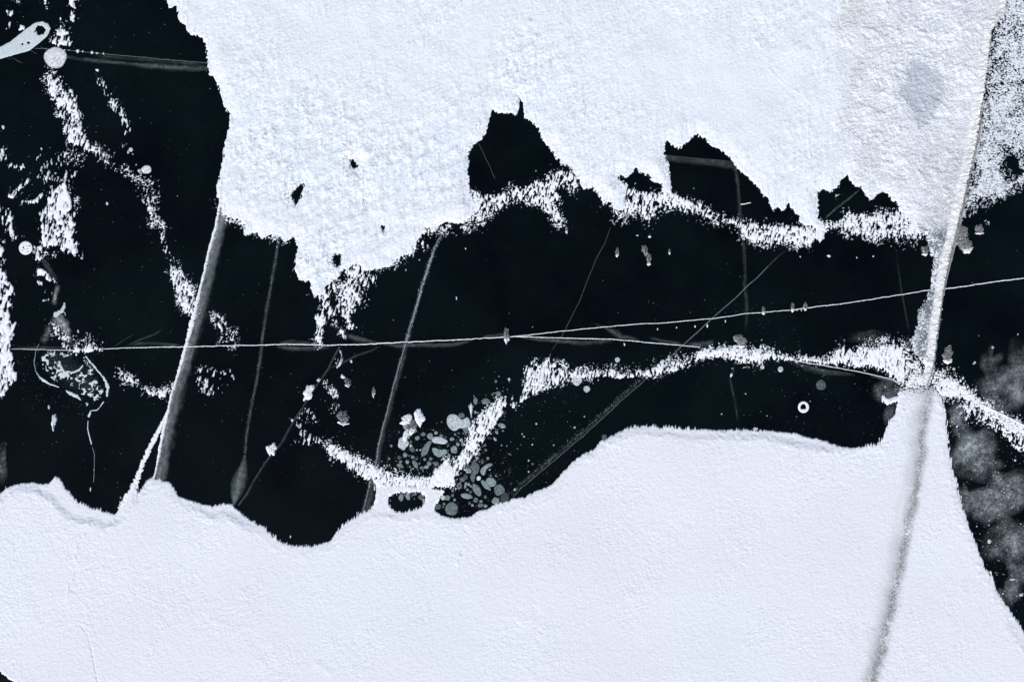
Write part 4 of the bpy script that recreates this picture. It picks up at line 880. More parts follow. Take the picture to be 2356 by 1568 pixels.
veil('fracture_face', T(0, 0, [(650, 385), (900, 400), (1200, 425), (1430, 450)]), 6, 8, .22, M_VEIL, r)
r = crack('hairline crack across the largest dark bay', T(1, 0, [(1600, 1100)]))
line('hairline', T(1, 0, [(1535, 985), (1560, 1040), (1600, 1120), (1650, 1235)]), .4, M_BUBD, r, .006)
# wind scratches by the spoon shaped patch
r = empty('ice_scratches', *T(0, 0, [(120, 330)])[0], 'fine wind scratches fanning out across the spoon shaped patch', 'scratches')
rs = random.Random(3)
for k in range(5):
    x = rs.uniform(10, 330); y = rs.uniform(250, 400); l = rs.uniform(60, 120)
    line('scratch', T(0, 0, [(x, y), (x + l * .8, y + l * .45)]), .3, M_BUBD, r, .005)

# cloudy ice patches ----------------------------------------------------------------------
def cloud(cx, cy, rx, ry, rot, dens, label, seed=0):
    rs = np.random.RandomState(seed + 50); n = 40; K = 8
    th = np.linspace(0, 2 * math.pi, n, endpoint=False)
    rr = 1 + sum(rs.uniform(-.16, .16) * np.cos(k * th + rs.uniform(0, 6)) for k in range(2, 7))
    c, s = math.cos(math.radians(rot)), math.sin(math.radians(rot))
    ZC[0] += .0007
    verts = [(*W(cx, cy), ZC[0])]; dn = [dens]
    for k in range(1, K + 1):
        u = k / K
        for t_, r_ in zip(th, rr):
            a, b = rx * u * r_ * math.cos(t_), ry * u * r_ * math.sin(t_)
            verts.append((*W(cx + a * c - b * s, cy + a * s + b * c), ZC[0])); dn.append(dens * (1 - u * u) ** 1.3)
    faces = [(0, 1 + (j + 1) % n, 1 + j) for j in range(n)]
    for k in range(K - 1):
        a = 1 + k * n; b = a + n
        faces += [(a + j, a + (j + 1) % n, b + (j + 1) % n, b + j) for j in range(n)]
    o = mesh_obj('cloudy_ice', verts, faces, M_CLOUD, None, {'dens': dn}); tag(o, label, 'cloudy ice', 'milky clouds frozen in the ice on the right')
for k, (cr_, x, y, rx_, ry_, rot, dn_, lb) in enumerate([
    ((3, 1), 1640, 1130, 52, 40, -20, .50, 'soft grey cloud frozen in black ice at the right edge above the slanting snow band'),
    ((3, 1), 1745, 1000, 30, 62, 10, .38, 'tall faint cloud in the ice touching the right edge'),
    ((3, 1), 1530, 930, 16, 26, 10, .32, 'small faint round cloud in black ice right of the ridge foot'),
    ((3, 1), 1300, 1290, 20, 24, 0, .62, 'small pale cloud in the ice just inside the slanting snow band'),
    ((3, 1), 1420, 1500, 40, 34, 0, .62, 'pale cloud in the ice under the slanting snow band'),
    ((3, 2), 1420, 30, 48, 34, 20, .60, 'large grey cloud beside the curved edge of the lower snow field'),
    ((3, 2), 1640, 270, 50, 42, 20, .80, 'brightest round milky cloud low on the right edge'),
    ((3, 2), 1480, 360, 26, 30, 0, .55, 'grey cloud lying just left of the brightest milky cloud'),
    ((3, 2), 1370, 330, 14, 34, -20, .42, 'narrow grey cloud against the curved snow edge'),
    ((3, 2), 1660, 590, 40, 44, 30, .56, 'mottled cloud below the brightest milky cloud'),
    ((3, 2), 1720, 790, 20, 44, 0, .56, 'streaky cloud low at the right edge'),
    ((3, 2), 1660, 960, 20, 26, 0, .42, 'lowest cloud in the narrowing corner of dark ice'),
    ((3, 1), 700, 760, 40, 20, 0, .17, 'thin haze in black ice above the snow band left of the ridge'),
    ((3, 1), 820, 1130, 36, 24, 0, .36, 'brownish haze in the ice left of the ridge foot'),
    ((3, 1), 840, 1270, 12, 30, 20, .26, 'dim haze along the shore under the small snow spur'),
    ((0, 2), 20, 60, 11, 44, 0, .32, 'grey bubbly cloud at the left edge above the lower snow field')]):
    big = 1.45 if cr_[0] == 3 and x > 1300 else 1.15
    cloud(*T(*cr_, [(x, y)])[0], rx_ * big, ry_ * big, rot, min(1, dn_ * 1.35), lb, k)

# ------------------------------------------------------------------ frozen gas bubbles
AUTO = []                                    # (object, x, y, what) to be told apart by their neighbours
ANCH = [(x, y, t) for t, (x, y) in {
    'the largest pale bubble': Z1(860, 370), 'the lobed grey bubble': Z1(670, 720), 'the boomerang shaped bubble': Z1(590, 590),
    'the pale bubble under the ice slab': Z1(250, 620), 'the neat round bubble': Z1(838, 690), 'the leaf shaped bubble': Z1(390, 858),
    'the bright white dot': Z1(1122, 1020), 'the large smooth oval bubble': Z1(1265, 1065), 'the largest round shore bubble': Z1(810, 1372),
    'the flat wide bubble': Z1(980, 1225), 'the lone pale oval bubble': Z1(1390, 415), 'the long lumpy bubble': Z1(1102, 1155),
    'the branched bubble': Z1(1220, 900), 'the tall ragged bubble': Z1(1080, 930), 'the farthest right large bubble': Z1(1365, 1155),
    'the bubble with a spike': Z1(1032, 197), 'the enclosed pool\'s left bubble': Z1(228, 1240),
    'the fork of the long crack': (1178, 773), 'the long twisted sliver': T(2, 1, [(930, 190)])[0], 'the white ring': T(3, 1, [(245, 1240)])[0],
    'the ridge waist': T(3, 1, [(1240, 200)])[0], 'the web\'s thread': T(0, 1, [(620, 1400)])[0], 'the rounded clear block': T(2, 1, [(1575, 780)])[0],
    'the crossing of the grainy crack': T(1, 1, [(1030, 790)])[0], 'the spoon shaped patch': T(0, 0, [(250, 240)])[0], 'the oval bright disc': T(0, 0, [(1008, 1170)])[0],
    'the two small pale discs': T(2, 1, [(1760, 970)])[0], 'the ridge foot': T(3, 1, [(1130, 900)])[0], 'the brightest milky cloud': T(3, 2, [(1640, 270)])[0],
    'the pale leaf shape': T(0, 2, [(1650, 200)])[0], 'the round snow shored bay': T(1, 2, [(350, 550)])[0]}.items()]
def finish_labels():
    rows = {}
    for o, x, y, what in AUTO:
        a = min(ANCH, key=lambda q: math.hypot(q[0] - x, q[1] - y)); dx, dy = x - a[0], y - a[1]
        k = int(round(math.degrees(math.atan2(-dy, dx)) / 45)) % 8
        d = ['right of', 'above right of', 'above', 'above left of', 'left of', 'below left of', 'below', 'below right of'][k]
        rows.setdefault((what, d, a[2]), []).append((math.hypot(dx, dy), o))
    nth = ['nearest', 'second nearest', 'third nearest', 'fourth nearest', 'fifth nearest', 'sixth nearest', 'seventh nearest', 'eighth nearest', 'ninth nearest', 'tenth nearest']
    for (what, d, a), L in rows.items():
        L.sort(key=lambda q: q[0])
        for n, (_, o) in enumerate(L):
            o['label'] = '%s %s %s' % (what, d, a) if len(L) == 1 else '%s %s %s, %s' % (what, d, a, nth[min(n, 9)])
def bubble(cx, cy, rx, ry, rot=0, mat=None, label=None, group=None, h=.02, lumpy=.07, seed=None, outline=None):
    rs = np.random.RandomState(seed if seed is not None else int(cx * 13 + cy * 7) % 99991)
    n = 28 if outline is None else len(outline); K = 4
    th = np.linspace(0, 2 * math.pi, n, endpoint=False)
    rr = 1 + sum(rs.uniform(-lumpy, lumpy) * np.cos(k * th + rs.uniform(0, 6)) for k in range(2, 6))
    c, s = math.cos(math.radians(rot)), math.sin(math.radians(rot))
    wx, wy = W(cx, cy); verts = [(0, 0, h)]
    for u, z in ((.45, .98), (.8, .8), (.94, .5), (1.0, 0.0)):
        for j in range(n):
            if outline is None:
                a, b = rx * u * rr[j] * math.cos(th[j]), ry * u * rr[j] * math.sin(th[j])
                px, py = a * c - b * s, a * s + b * c
            else: px, py = (outline[j][0] - cx) * u, (outline[j][1] - cy) * u
            verts.append((px * S, -py * S, z * h))
    faces = [(0, 1 + (j + 1) % n, 1 + j) for j in range(n)]
    for k in range(K - 1):
        a = 1 + k * n; b = a + n
        faces += [(a + j, a + (j + 1) % n, b + (j + 1) % n, b + j) for j in range(n)]
    mt = mat or M_BUB; mt = SOFT.get(mt.name, mt)
    o = mesh_obj('frozen_bubble', verts, faces, mt, attrs={'dens': [1.0] + [1.0] * n + [.96] * n + [.85] * n + [.15] * n}); o.location = (wx, wy, 0.0)
    tag(o, label, 'ice bubble', group); return o
def smooth_poly(P, it=2):
    for _ in range(it):
        Q = []
        for k in range(len(P)):
            (x0, y0), (x1, y1) = P[k], P[(k + 1) % len(P)]
            Q += [(x0 * .75 + x1 * .25, y0 * .75 + y1 * .25), (x0 * .25 + x1 * .75, y0 * .25 + y1 * .75)]
        P = Q
    return P
G1, G2, G3 = 'gas bubbles in the hollow of the curved snow drift', 'gas bubbles right of the curved snow drift', 'gas bubbles in the small enclosed dark pool'
LB = {G1: 'small round grey gas bubble frozen in the hollow left of the curved snow drift',
      G2: 'small rounded grey gas bubble frozen in black ice right of the curved snow drift',
      G3: 'dim grey gas bubble frozen in the small dark pool enclosed by snow'}
def zb(x, y, rx, ry, rot=0, mat=None, label=None, g=G1, **kw):
    cx, cy = Z1(x, y); o = bubble(cx, cy, rx * .1995, ry * .1995, rot, mat, label or LB[g], g, **kw)
    if not label:
        m = max(rx, ry); sz = 'tiny' if m < 12 else 'small' if m < 19 else 'middling' if m < 27 else 'large'
        sh = 'round' if max(rx, ry) < 1.3 * min(rx, ry) else 'oval'
        AUTO.append((o, cx, cy, '%s %s %s bubble' % (sz, sh, 'dim' if mat is M_BUBD else 'grey')))
def zpoly(pts, mat, label, g=G1, h=.024):
    P = smooth_poly([Z1(*p) for p in pts]); cx = sum(p[0] for p in P) / len(P); cy = sum(p[1] for p in P) / len(P)
    bubble(cx, cy, 1, 1, 0, mat, label, g, h, outline=P)
zpoly([(750, 340), (770, 290), (830, 275), (885, 300), (915, 345), (960, 335), (990, 310), (1020, 340), (1032, 400), (1010, 440), (990, 455), (950, 450), (900, 440), (860, 478), (810, 472), (770, 430), (752, 385)], M_BUBW, 'largest pale bubble, bean shaped, touching the upper side of the curved snow drift')
zpoly([(930, 430), (1000, 420), (1005, 480), (985, 510), (955, 500)], M_BUB, 'grey lobe hanging below the largest pale bubble')
zpoly([(580, 670), (620, 664), (680, 692), (740, 682), (768, 710), (752, 742), (705, 755), (670, 788), (620, 758), (588, 720)], M_BUB, 'broad grey bubble with a lobed right end under the boomerang shaped one')
zpoly([(600, 540), (680, 540), (760, 580), (768, 605), (735, 630), (650, 622), (600, 615), (570, 575)], M_BUBW, 'pale bubble, right arm of a boomerang shape')
zpoly([(590, 590), (560, 650), (535, 740), (495, 760), (465, 785), (455, 720), (480, 660), (520, 610), (560, 580)], M_BUB, 'pale grey bubble, left arm of a boomerang shape')
zb(925, 297, 38, 32, 0, M_BUB, 'round grey bubble resting on top of the largest pale bubble')
zb(250, 620, 60, 74, 0, M_BUBW, 'pale oval bubble just below the ice slab and snow lumps')
zb(838, 690, 40, 46, 0, M_BUB, 'neat round grey bubble right of the lobed one, inside the hollow')
zb(810, 1372, 76, 78, 20, M_BUB, 'largest round grey bubble at the shore of the lower snow field', G2, lumpy=.05)
zb(1265, 1065, 64, 50, 35, M_BUB, 'large smooth oval grey bubble right of the bright dot', G2)
zb(1360, 1155, 60, 68, 0, M_BUB, 'large round grey bubble farthest right in the bubble field', G2)
zb(1425, 1245, 52, 58, 0, M_BUBD, 'dim large bubble under the farthest right one at the shore', G2)
zb(1318, 1280, 44, 42, 0, M_BUB, 'grey bubble at the shore left of the dim large one', G2)
zb(1122, 1020, 26, 26, 0, M_WHITE, 'small bright white round bubble among grey ones right of the drift', G2)
zb(712, 1245, 28, 30, 0, M_BUBW, 'pale round bubble nearest the right snow neck', G2)
zpoly([(1190, 870), (1240, 845), (1285, 850), (1280, 875), (1230, 890), (1205, 930), (1195, 985), (1160, 990), (1138, 950), (1145, 915)], M_BUB, 'branched grey bubble with an arm pointing up right', G2)
zpoly([(1060, 800), (1100, 840), (1135, 870), (1130, 920), (1120, 960), (1080, 985), (1080, 1050), (1055, 1078), (1030, 1040), (1020, 990), (1060, 940), (1030, 900), (1040, 850)], M_BUB, 'tall ragged grey bubble touching the right edge of the drift', G2)
zb(1205, 1100, 30, 82, -42, M_BUB, 'long narrow grey bubble slanting down right from the bright dot', G2)
zb(1102, 1155, 42, 80, -30, M_BUB, 'long lumpy grey bubble below the bright dot', G2)
zb(980, 1225, 64, 32, 12, M_BUB, 'flat wide grey bubble below the drift', G2)
zb(390, 858, 26, 54, -35, M_BUB, 'long leaf shaped grey bubble above the left part of the drift')
zb(1390, 415, 46, 28, 22, M_BUB, 'pale oval bubble alone to the right of the drift', G2)
zb(1085, 130, 25, 43, 0, M_BUB, 'upright oval grey bubble at the top of the bubble field')
zb(1032, 197, 30, 31, 0, M_BUB, 'round grey bubble with a white spike hanging below it')
for q in [(1350, 45, 32, 27), (1205, 135, 48, 36), (305, 545, 25, 25), (352, 680, 28, 42, -30), (415, 557, 28, 26), (482, 512, 28, 24), (630, 497, 22, 20), (562, 535, 36, 37), (692, 530, 20, 20), (740, 548, 20, 18), (815, 568, 27, 22), (895, 500, 15, 15), (850, 515, 15, 13), (920, 580, 22, 20), (882, 627, 20, 22), (940, 628, 20, 20), (768, 640, 14, 16), (115, 647, 14, 16), (275, 753, 25, 28), (205, 780, 22, 24), (222, 828, 18, 18), (300, 832, 22, 24), (362, 775, 20, 20), (405, 797, 20, 14), (410, 695, 14, 15), (450, 695, 12, 12), (215, 875, 40, 26, 30), (330, 888, 14, 14), (365, 910, 12, 10), (570, 795, 20, 20), (552, 850, 26, 30, -40), (632, 852, 30, 28), (520, 890, 30, 20), (470, 900, 30, 18), (780, 760, 18, 22), (830, 800, 24, 20), (500, 805, 18, 15), (890, 545, 10, 8), (158, 785, 8, 8), (172, 822, 9, 9), (600, 840, 9, 9), (600, 465, 8, 8), (640, 385, 8, 8), (695, 372, 8, 8), (205, 490, 10, 10), (320, 760, 16, 10), (440, 850, 14, 12), (700, 800, 12, 12), (90, 795, 14, 12), (1085, 258, 18, 18), (868, 578, 8, 8), (1070, 75, 8, 8)]:
    zb(*q[:4], rot=q[4] if len(q) > 4 else 0, mat=random.choice([M_BUB, M_BUB, M_BUB, M_BUBD]))
for q in [(1127, 738, 18, 20), (1103, 787, 22, 22), (1228, 790, 18, 18), (1165, 825, 20, 32), (1005, 935, 38, 30), (935, 1035, 30, 25), (972, 1005, 30, 28), (1000, 880, 18, 20), (900, 1110, 32, 38), (970, 1100, 14, 44, 10), (1005, 1090, 20, 18), (1035, 1112, 18, 16), (993, 1152, 15, 15), (1028, 1178, 20, 18), (1088, 1270, 28, 30), (1017, 1307, 18, 18), (1050, 1332, 16, 16), (1200, 1235, 20, 22), (1150, 1285, 20, 14), (1145, 1330, 35, 26), (820, 1217, 18, 18), (822, 1160, 16, 16), (764, 1245, 30, 32), (845, 1268, 15, 16), (722, 1315, 16, 16), (652, 1345, 40, 34), (1250, 922, 12, 12), (1262, 990, 14, 12), (1322, 990, 16, 14), (1368, 982, 9, 9), (1402, 473, 14, 12), (1330, 490, 16, 26, -30), (1255, 485, 10, 10), (1310, 570, 14, 28, -35), (1237, 557, 14, 12), (1190, 640, 14, 12), (1205, 697, 18, 14), (1350, 315, 14, 14), (1330, 355, 10, 10), (1448, 648, 9, 9), (1385, 640, 10, 10), (1475, 740, 12, 10), (1493, 1080, 8, 8), (1538, 1148, 12, 10), (1570, 680, 8, 6), (1200, 1340, 22, 18), (1130, 828, 10, 10), (1040, 1240, 14, 12), (715, 1350, 9, 9), (1290, 440, 12, 10), (1060, 885, 14, 14)]:
    zb(*q[:4], rot=q[4] if len(q) > 4 else 0, mat=random.choice([M_BUB, M_BUB, M_BUB, M_BUBD]), g=G2)
zb(228, 1240, 28, 46, 0, M_BUB, 'upright grey bubble at the left of the enclosed dark pool', G3)
zb(305, 1230, 25, 46, -15, M_BUB, 'upright grey bubble second from the left in the enclosed dark pool', G3)
for q in [(380, 1195, 36, 28), (460, 1235, 35, 34), (495, 1290, 18, 40), (410, 1365, 20, 14), (380, 1255, 12, 14), (350, 1215, 14, 22), (495, 1205, 20, 22)]: zb(*q, mat=M_BUBD, g=G3)
# lone bubbles
LONE = [((0, 0), 382, 398, 79, 74, M_WHITE, 'big bright white disc at the end of the hairline crack, top left'),
 ((0, 0), 903, 1033, 15, 15, M_BUBW, 'small pale disc above the oval white disc, upper left'),
 ((0, 0), 1010, 1170, 35, 30, M_WHITE, 'oval bright disc with a tiny one touching its left side'),
 ((0, 0), 962, 1178, 12, 12, M_BUBW, 'tiny pale disc touching the left side of the oval bright disc'),
 ((0, 1), 236, 167, 14, 14, M_BUB, 'small grey disc touching the right side of the pierced white disc'),
 ((2, 1), 728, 913, 18, 18, M_BUBW, 'pale round disc above the middle of the jagged snow band'),
 ((2, 1), 448, 1052, 37, 39, M_BUBW, 'largest pale disc half under the jagged snow band'),
 ((2, 1), 516, 1115, 23, 23, M_BUBW, 'pale round disc just below right of the largest one'),
 ((2, 1), 1728, 965, 15, 15, M_BUBW, 'left of two small pale discs under the snow band'),
 ((3, 1), 86, 979, 19, 20, M_BUBW, 'right of two small pale discs under the snow band'),
 ((3, 1), 366, 1088, 36, 35, M_BUBD, 'large faint mottled disc above right of the white ring'),
 ((2, 1), 637, 1445, 18, 18, M_BUBD, 'dim round disc at the shore of the lower snow field, centre'),
 ((2, 1), 1680, 1390, 17, 12, M_BUBW, 'pale oval disc lying on the shore of the lower snow field'),
 ((2, 1), 1522, 973, 8, 8, M_BUB, 'tiny grey disc beside the broken vertical crack'),
 ((3, 1), 1551, 828, 10, 9, M_BUBW, 'lone small pale disc on black ice right of the ridge'),
 ((3, 1), 1428, 932, 8, 8, M_BUBW, 'upper of a pair of small pale discs right of the ridge'),
 ((3, 1), 1418, 941, 6, 5, M_BUBW, 'lower of a pair of small pale discs right of the ridge'),
 ((3, 1), 1283, 977, 10, 10, M_BUBW, 'small pale disc nearest the ridge foot'),
 ((3, 1), 1347, 1038, 8, 8, M_BUBW, 'small pale disc just above the slanting snow band'),
 ((1, 1), 1655, 1062, 10, 11, M_BUB, 'small grey disc above the top of the curved snow drift'),
 ((1, 1), 1747, 1048, 9, 11, M_BUBW, 'small bright disc right of the grey one above the curved drift'),
 ((3, 2), 1706, 38, 8, 8, M_BUBW, 'bright dot above the brightest milky cloud'),
 ((3, 2), 1528, 598, 13, 15, M_BUBW, 'bright lumpy dot in dark ice beside the curved snow edge'),
 ((3, 2), 1686, 860, 20, 8, M_BUBW, 'flat pale bubble low on the right'),
 ((3, 2), 1747, 967, 15, 10, M_BUBW, 'pale bubble at the right edge near the bottom corner'),
 ((2, 2), 143, 63, 9, 9, M_BUB, 'small grey disc beside the sparkling slanting crack')]
for cr_, x, y, rx_, ry_, mt, lb in LONE:
    bubble(*T(*cr_, [(x, y)])[0], rx_ / 3, ry_ / 3, 0, mt, lb, None, .02, .04)
TINY = [(2, 1, 168, 1355, 7), (2, 1, 500, 1305, 5), (2, 1, 83, 1443, 6), (2, 1, 432, 1380, 7), (2, 1, 1613, 1148, 5), (2, 2, 115, 40, 6), (2, 2, 115, 117, 6), (2, 2, 20, 240, 8), (3, 1, 1455, 748, 5), (3, 1, 1725, 738, 6), (3, 1, 290, 1200, 4), (3, 1, 810, 1102, 6), (3, 1, 1316, 965, 4), (3, 1, 198, 1305, 3), (1, 1, 1677, 1028, 5), (1, 1, 1663, 1110, 5), (1, 1, 1018, 1230, 3), (1, 1, 715, 1195, 3), (2, 1, 140, 1498, 6), (2, 1, 70, 1425, 5), (2, 1, 288, 1502, 5), (2, 1, 1447, 1287, 5), (2, 1, 1760, 1300, 4)]
TINY += [(3, 2, random.uniform(1430, 1767), random.uniform(0, 1000), random.uniform(2, 5)) for _ in range(60)]
for c_, r_, x, y, q in TINY:
    cx, cy = T(c_, r_, [(x, y)])[0]
    if c_ == 3 and r_ == 2 and cx < np.interp(cy, [1045, 1112, 1162, 1250, 1340, 1400], [2190, 2200, 2214, 2247, 2290, 2315]): continue
    o = bubble(cx, cy, q / 3, q / 3, 0, random.choice([M_BUBW, M_BUBW, M_BUB]), 'tiny pale dot of trapped gas in the dark ice beside the curved snow edge', 'tiny gas dots in the dark ice', .02, .1)
    if not (c_ == 3 and r_ == 2): o['group'] = 'pale gas dots away from the edges'; AUTO.append((o, cx, cy, 'tiny pale gas dot'))

# ------------------------------------------------------------------ ice chunks and snow lumps
def lump_mesh(rx, ry, h, seed, point=.35, rough=.14, n=34, K=7, ox=0., oy=0.):
    """boulder-like mesh in metres, y up; the lower (near) end narrows to a point"""
    rs = np.random.RandomState(seed); verts = []
    th = np.linspace(0, 2 * math.pi, n, endpoint=False)
    ph = [rs.uniform(0, 6) for _ in range(6)]; am = [rs.uniform(.3, 1) * rough / (k ** .4) for k in range(1, 7)]
    rr = 1 + sum(am[k] * np.cos((k + 2) * th + ph[k]) for k in range(6))
    for k in range(K):
        u = k / (K - 1); rad = math.cos(u * math.pi / 2) ** .55; z = math.sin(u * math.pi / 2) * h
        for j in range(n):
            sy = math.sin(th[j]); px = 1 - point * max(0, -sy) ** 1.2
            f = rr[j] * rad * (1 + rs.uniform(-.11, .11)) + (1e-3)
            verts.append((rx * f * math.cos(th[j]) * px + ox, ry * f * sy + oy, max(0, z * (1 + rs.uniform(-.22, .22))) - (.01 if k == 0 else 0)))
    faces = [(k * n + j, k * n + (j + 1) % n, (k + 1) * n + (j + 1) % n, (k + 1) * n + j) for k in range(K - 1) for j in range(n)]
    faces.append(tuple((K - 1) * n + j for j in range(n)))
    return verts, faces
def chunk(c_, r_, x, y, rx_, ry_, label, seed, group=None, rot=0, h=None, snow=.5):
    """clear ice block, the sunlit look of its lower end added as a white lump"""
    cx, cy = T(c_, r_, [(x, y)])[0]
    t = empty('ice_chunk', cx, cy, label, 'ice chunk', group)
    R, L = rx_ / 3 * S, ry_ / 3 * S; h = h or max(.05, min(.28, R * .9))
    v, f = lump_mesh(R, L, h, seed, .45, .16); o = mesh_obj('block', v, f, M_CLEAR, smooth=False); o.parent = t
    if snow > 0:  # sizes the white part that imitates sunlight on the lower end
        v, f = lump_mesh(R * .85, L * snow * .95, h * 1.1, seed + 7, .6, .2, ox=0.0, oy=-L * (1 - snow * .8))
        o = mesh_obj('sunlit_white', v, f, M_WHITE, smooth=False); o.parent = t
    t.rotation_euler = (0, 0, math.radians(rot)); return t
def lump(c_, r_, x, y, rx_, ry_, label, seed, group=None, rot=0, name='snow_clump', cat='snow clump', point=.35, h=None, rough=.2):
    cx, cy = T(c_, r_, [(x, y)])[0]; R, L = rx_ / 3 * S, ry_ / 3 * S
    v, f = lump_mesh(R, L, h or max(.035, min(.2, min(R, L) * .7)), seed, point, rough)
    o = mesh_obj(name, v, f, M_WHITE, smooth=False); wx, wy = W(cx, cy); o.location = (wx, wy, 0); o.rotation_euler = (0, 0, math.radians(rot))
    tag(o, label, cat, group); return o
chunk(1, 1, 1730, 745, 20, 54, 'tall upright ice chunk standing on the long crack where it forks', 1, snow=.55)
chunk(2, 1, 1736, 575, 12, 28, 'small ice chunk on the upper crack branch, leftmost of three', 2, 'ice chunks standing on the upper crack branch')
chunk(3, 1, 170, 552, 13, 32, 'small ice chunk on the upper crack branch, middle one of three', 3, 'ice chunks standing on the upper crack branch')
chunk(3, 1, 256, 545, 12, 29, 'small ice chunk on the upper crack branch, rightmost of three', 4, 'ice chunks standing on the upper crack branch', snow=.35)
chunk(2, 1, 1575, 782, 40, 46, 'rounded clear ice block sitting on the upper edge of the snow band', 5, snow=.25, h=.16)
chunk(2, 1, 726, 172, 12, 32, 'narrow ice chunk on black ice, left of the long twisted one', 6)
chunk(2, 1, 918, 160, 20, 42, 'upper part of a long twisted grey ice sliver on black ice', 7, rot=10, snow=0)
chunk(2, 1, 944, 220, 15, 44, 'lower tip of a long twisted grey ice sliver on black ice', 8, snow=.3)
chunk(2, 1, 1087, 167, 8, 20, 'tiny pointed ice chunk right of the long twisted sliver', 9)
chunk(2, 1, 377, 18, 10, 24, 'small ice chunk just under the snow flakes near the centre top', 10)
chunk(1, 1, 635, 1068, 24, 32, 'rounded ice chunk with a lower rim painted sunlit white, upper one left of centre', 11)
chunk(1, 1, 604, 1312, 38, 54, 'large dark rounded ice chunk with a lower rim painted sunlit white, left of centre', 12, snow=.35)
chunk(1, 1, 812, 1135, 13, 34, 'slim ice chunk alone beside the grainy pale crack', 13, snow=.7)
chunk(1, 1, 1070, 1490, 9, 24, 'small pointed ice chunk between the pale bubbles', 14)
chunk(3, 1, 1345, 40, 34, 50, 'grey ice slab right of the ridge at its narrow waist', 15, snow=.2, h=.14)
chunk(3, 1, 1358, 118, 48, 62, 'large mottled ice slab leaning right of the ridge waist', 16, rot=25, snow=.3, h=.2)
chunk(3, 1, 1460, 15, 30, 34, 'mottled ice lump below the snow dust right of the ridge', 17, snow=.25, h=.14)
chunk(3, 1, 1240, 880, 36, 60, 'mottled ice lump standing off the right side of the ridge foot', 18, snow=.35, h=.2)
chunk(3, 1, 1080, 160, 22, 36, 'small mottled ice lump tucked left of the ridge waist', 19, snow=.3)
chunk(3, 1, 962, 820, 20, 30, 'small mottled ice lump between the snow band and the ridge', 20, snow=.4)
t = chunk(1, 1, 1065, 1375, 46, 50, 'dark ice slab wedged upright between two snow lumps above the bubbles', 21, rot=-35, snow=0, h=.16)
lump(1, 1, 1040, 1330, 48, 34, 'spiky snow lump left of the wedged ice slab', 30, rot=15)
lump(1, 1, 1128, 1312, 38, 54, 'tall oval snow lump right of the wedged ice slab', 31, rot=-8)
lump(1, 1, 1035, 1432, 20, 46, 'pointed white shard below the wedged ice slab', 32, rot=-12, point=.7)
lump(1, 1, 1075, 1405, 22, 30, 'small white shard on the face of the wedged ice slab', 33, rot=-40, point=.6)
lump(1, 1, 1485, 1265, 7, 58, 'thin white spike hanging down from a round grey bubble', 34, point=.8)
lump(1, 1, 362, 1142, 36, 52, 'largest white snow clump on the thin slanting crack', 35, rot=-25)
lump(1, 1, 433, 1053, 12, 12, 'small round snow clump above the largest one on the thin crack', 36)
lump(1, 1, 108, 1530, 32, 44, 'ragged snow clump on the lower part of the thin slanting crack', 37, rot=-15)
lump(1, 1, 250, 1330, 9, 10, 'tiny snow clump on the thin slanting crack', 38)
lump(0, 1, 374, 1338, 18, 46, 'upright white snow clump alone in black ice, lower left', 39, rot=-8, point=.2)
lump(0, 1, 338, 1240, 7, 13, 'small white fleck above the upright snow clump, lower left', 40)
lump(1, 1, 600, 1030, 17, 13, 'small snow clump above left of the rounded ice chunk', 41, rot=-20)
lump(3, 1, 1095, 925, 30, 34, 'bright smooth snow lump in the ridge foot', 42, h=.25)
lump(3, 1, 420, 198, 10, 9, 'small snow clump under the combed snow crust, right', 43)
lump(1, 2, 238, 565, 4, 10, 'tiny white fleck near the bottom of the round dark bay', 44)
lump(2, 1, 1513, 1020, 7, 14, 'small snow clump on the broken vertical crack under the snow band', 45, rot=-20)
lump(0, 0, 1225, 1352, 3, 3, 'tiny white dot on black ice at the upper left', 46)
lump(0, 0, 740, 1405, 7, 12, 'small pointed fleck on bare black ice, upper left', 47)
lump(0, 0, 23, 878, 8, 16, 'pointed white fleck near the left edge', 48)
lump(0, 1, 540, 717, 6, 10, 'pointed white fleck above the snow fringe on the long crack', 49)
lump(1, 1, 1023, 212, 7, 6, 'tiny snow fleck below the upper snow field beside the grainy crack', 50)
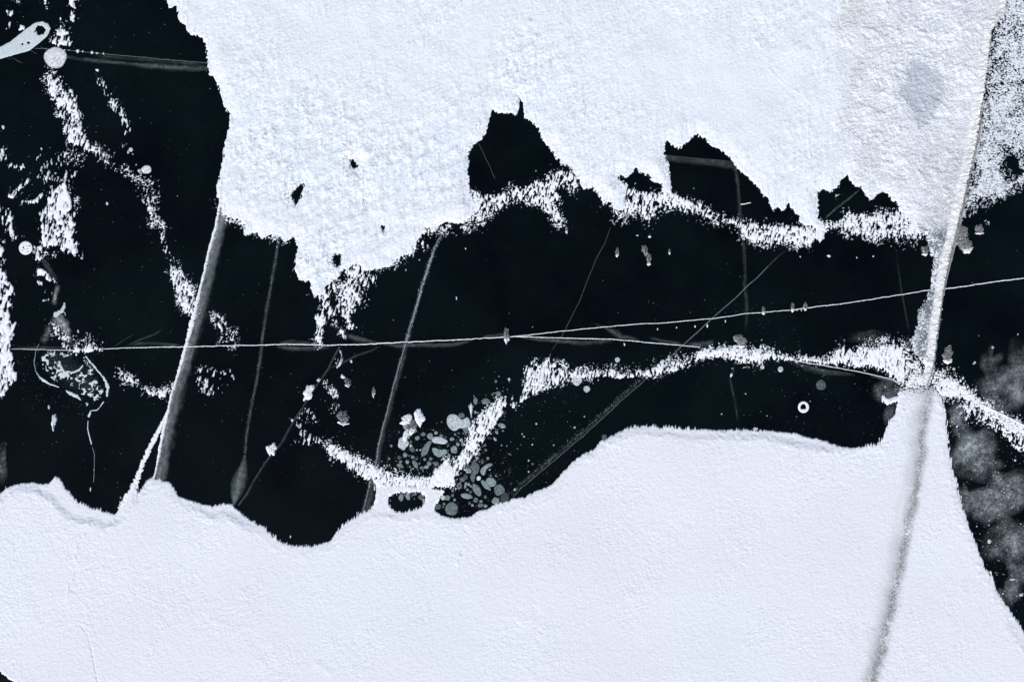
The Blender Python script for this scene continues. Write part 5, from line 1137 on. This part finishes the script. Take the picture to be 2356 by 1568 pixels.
for k, (c_, r_, x, y, a, b) in enumerate([(2, 1, 1005, 703, 4, 8), (2, 1, 1136, 692, 4, 6), (2, 1, 1264, 684, 4, 9), (2, 1, 1348, 680, 6, 12), (2, 1, 1473, 648, 4, 9), (2, 1, 776, 808, 5, 11), (3, 1, 200, 570, 3, 7), (3, 1, 230, 572, 3, 7), (1, 1, 1447, 148, 4, 7), (1, 1, 1384, 490, 4, 12), (1, 1, 1128, 225, 4, 4), (1, 1, 780, 497, 4, 4), (1, 1, 658, 925, 7, 12), (1, 1, 1035, 295, 3, 7), (0, 0, 287, 1028, 5, 10), (3, 1, 222, 203, 4, 5), (3, 1, 613, 210, 4, 5), (3, 1, 727, 200, 6, 5), (2, 1, 142, 688, 3, 3), (2, 0, 1255, 1300, 3, 3), (2, 1, 865, 57, 9, 4), (2, 1, 950, 66, 12, 8), (1, 1, 950, 640, 2, 3), (0, 2, 833, 295, 4, 6), (0, 2, 828, 330, 2, 14), (0, 2, 625, 240, 5, 14), (0, 2, 648, 105, 2, 6)]):
    o = lump(c_, r_, x, y, a, b, 'tiny pointed white snow fleck scattered on bare black ice', 60 + k, 'tiny snow flecks on the bare black ice', point=.7)
    AUTO.append((o, *T(c_, r_, [(x, y)])[0], 'pointed white snow fleck' if b > a * 1.4 else 'roundish white snow fleck'))

# ------------------------------------------------------------------ stray snow crystals over the bare ice
def specks():
    rs = np.random.RandomState(11); verts = []; faces = []
    def add(x, y, r):
        wx, wy = W(x, y); r *= S; b = len(verts); a0 = rs.uniform(0, 6)
        for k in range(3): verts.append((wx + r * math.cos(a0 + k * 2.09), wy + r * math.sin(a0 + k * 2.09), 0.0))
        verts.append((wx, wy, r * .8)); faces.extend([(b, b + 1, b + 3), (b + 1, b + 2, b + 3), (b + 2, b, b + 3)])
    def region(n, x0, y0, x1, y1, r0, r1):
        for _ in range(n):
            add(rs.uniform(x0, x1), rs.uniform(y0, y1), r0 + (r1 - r0) * rs.rand() ** 4)
    region(500, 0, 0, 2356, 1200, .3, .9)
    region(420, 0, 0, 600, 1150, .3, .9)
    region(160, 600, 850, 1050, 1100, .3, 1.0)
    region(260, 1100, 850, 1350, 1130, .3, 1.1)
    region(200, 1700, 830, 2100, 1010, .3, .8)
    region(640, 2180, 940, 2356, 1420, .35, 1.2)
    region(420, 890, 985, 1075, 1085, .25, .7)
    region(420, 1040, 1040, 1180, 1180, .25, .7)
    region(300, 40, 800, 260, 940, .25, .7)
    region(120, 1480, 690, 1850, 840, .3, .8)
    return mesh_obj('snow_crystals', verts, faces, M_LINE, smooth=False)
tag(specks(), 'stray snow crystals sprinkled over the bare black ice', 'snow', kind='stuff')
finish_labels()
print('grid', NX, NY, 'faces', int(KEEP.sum()))
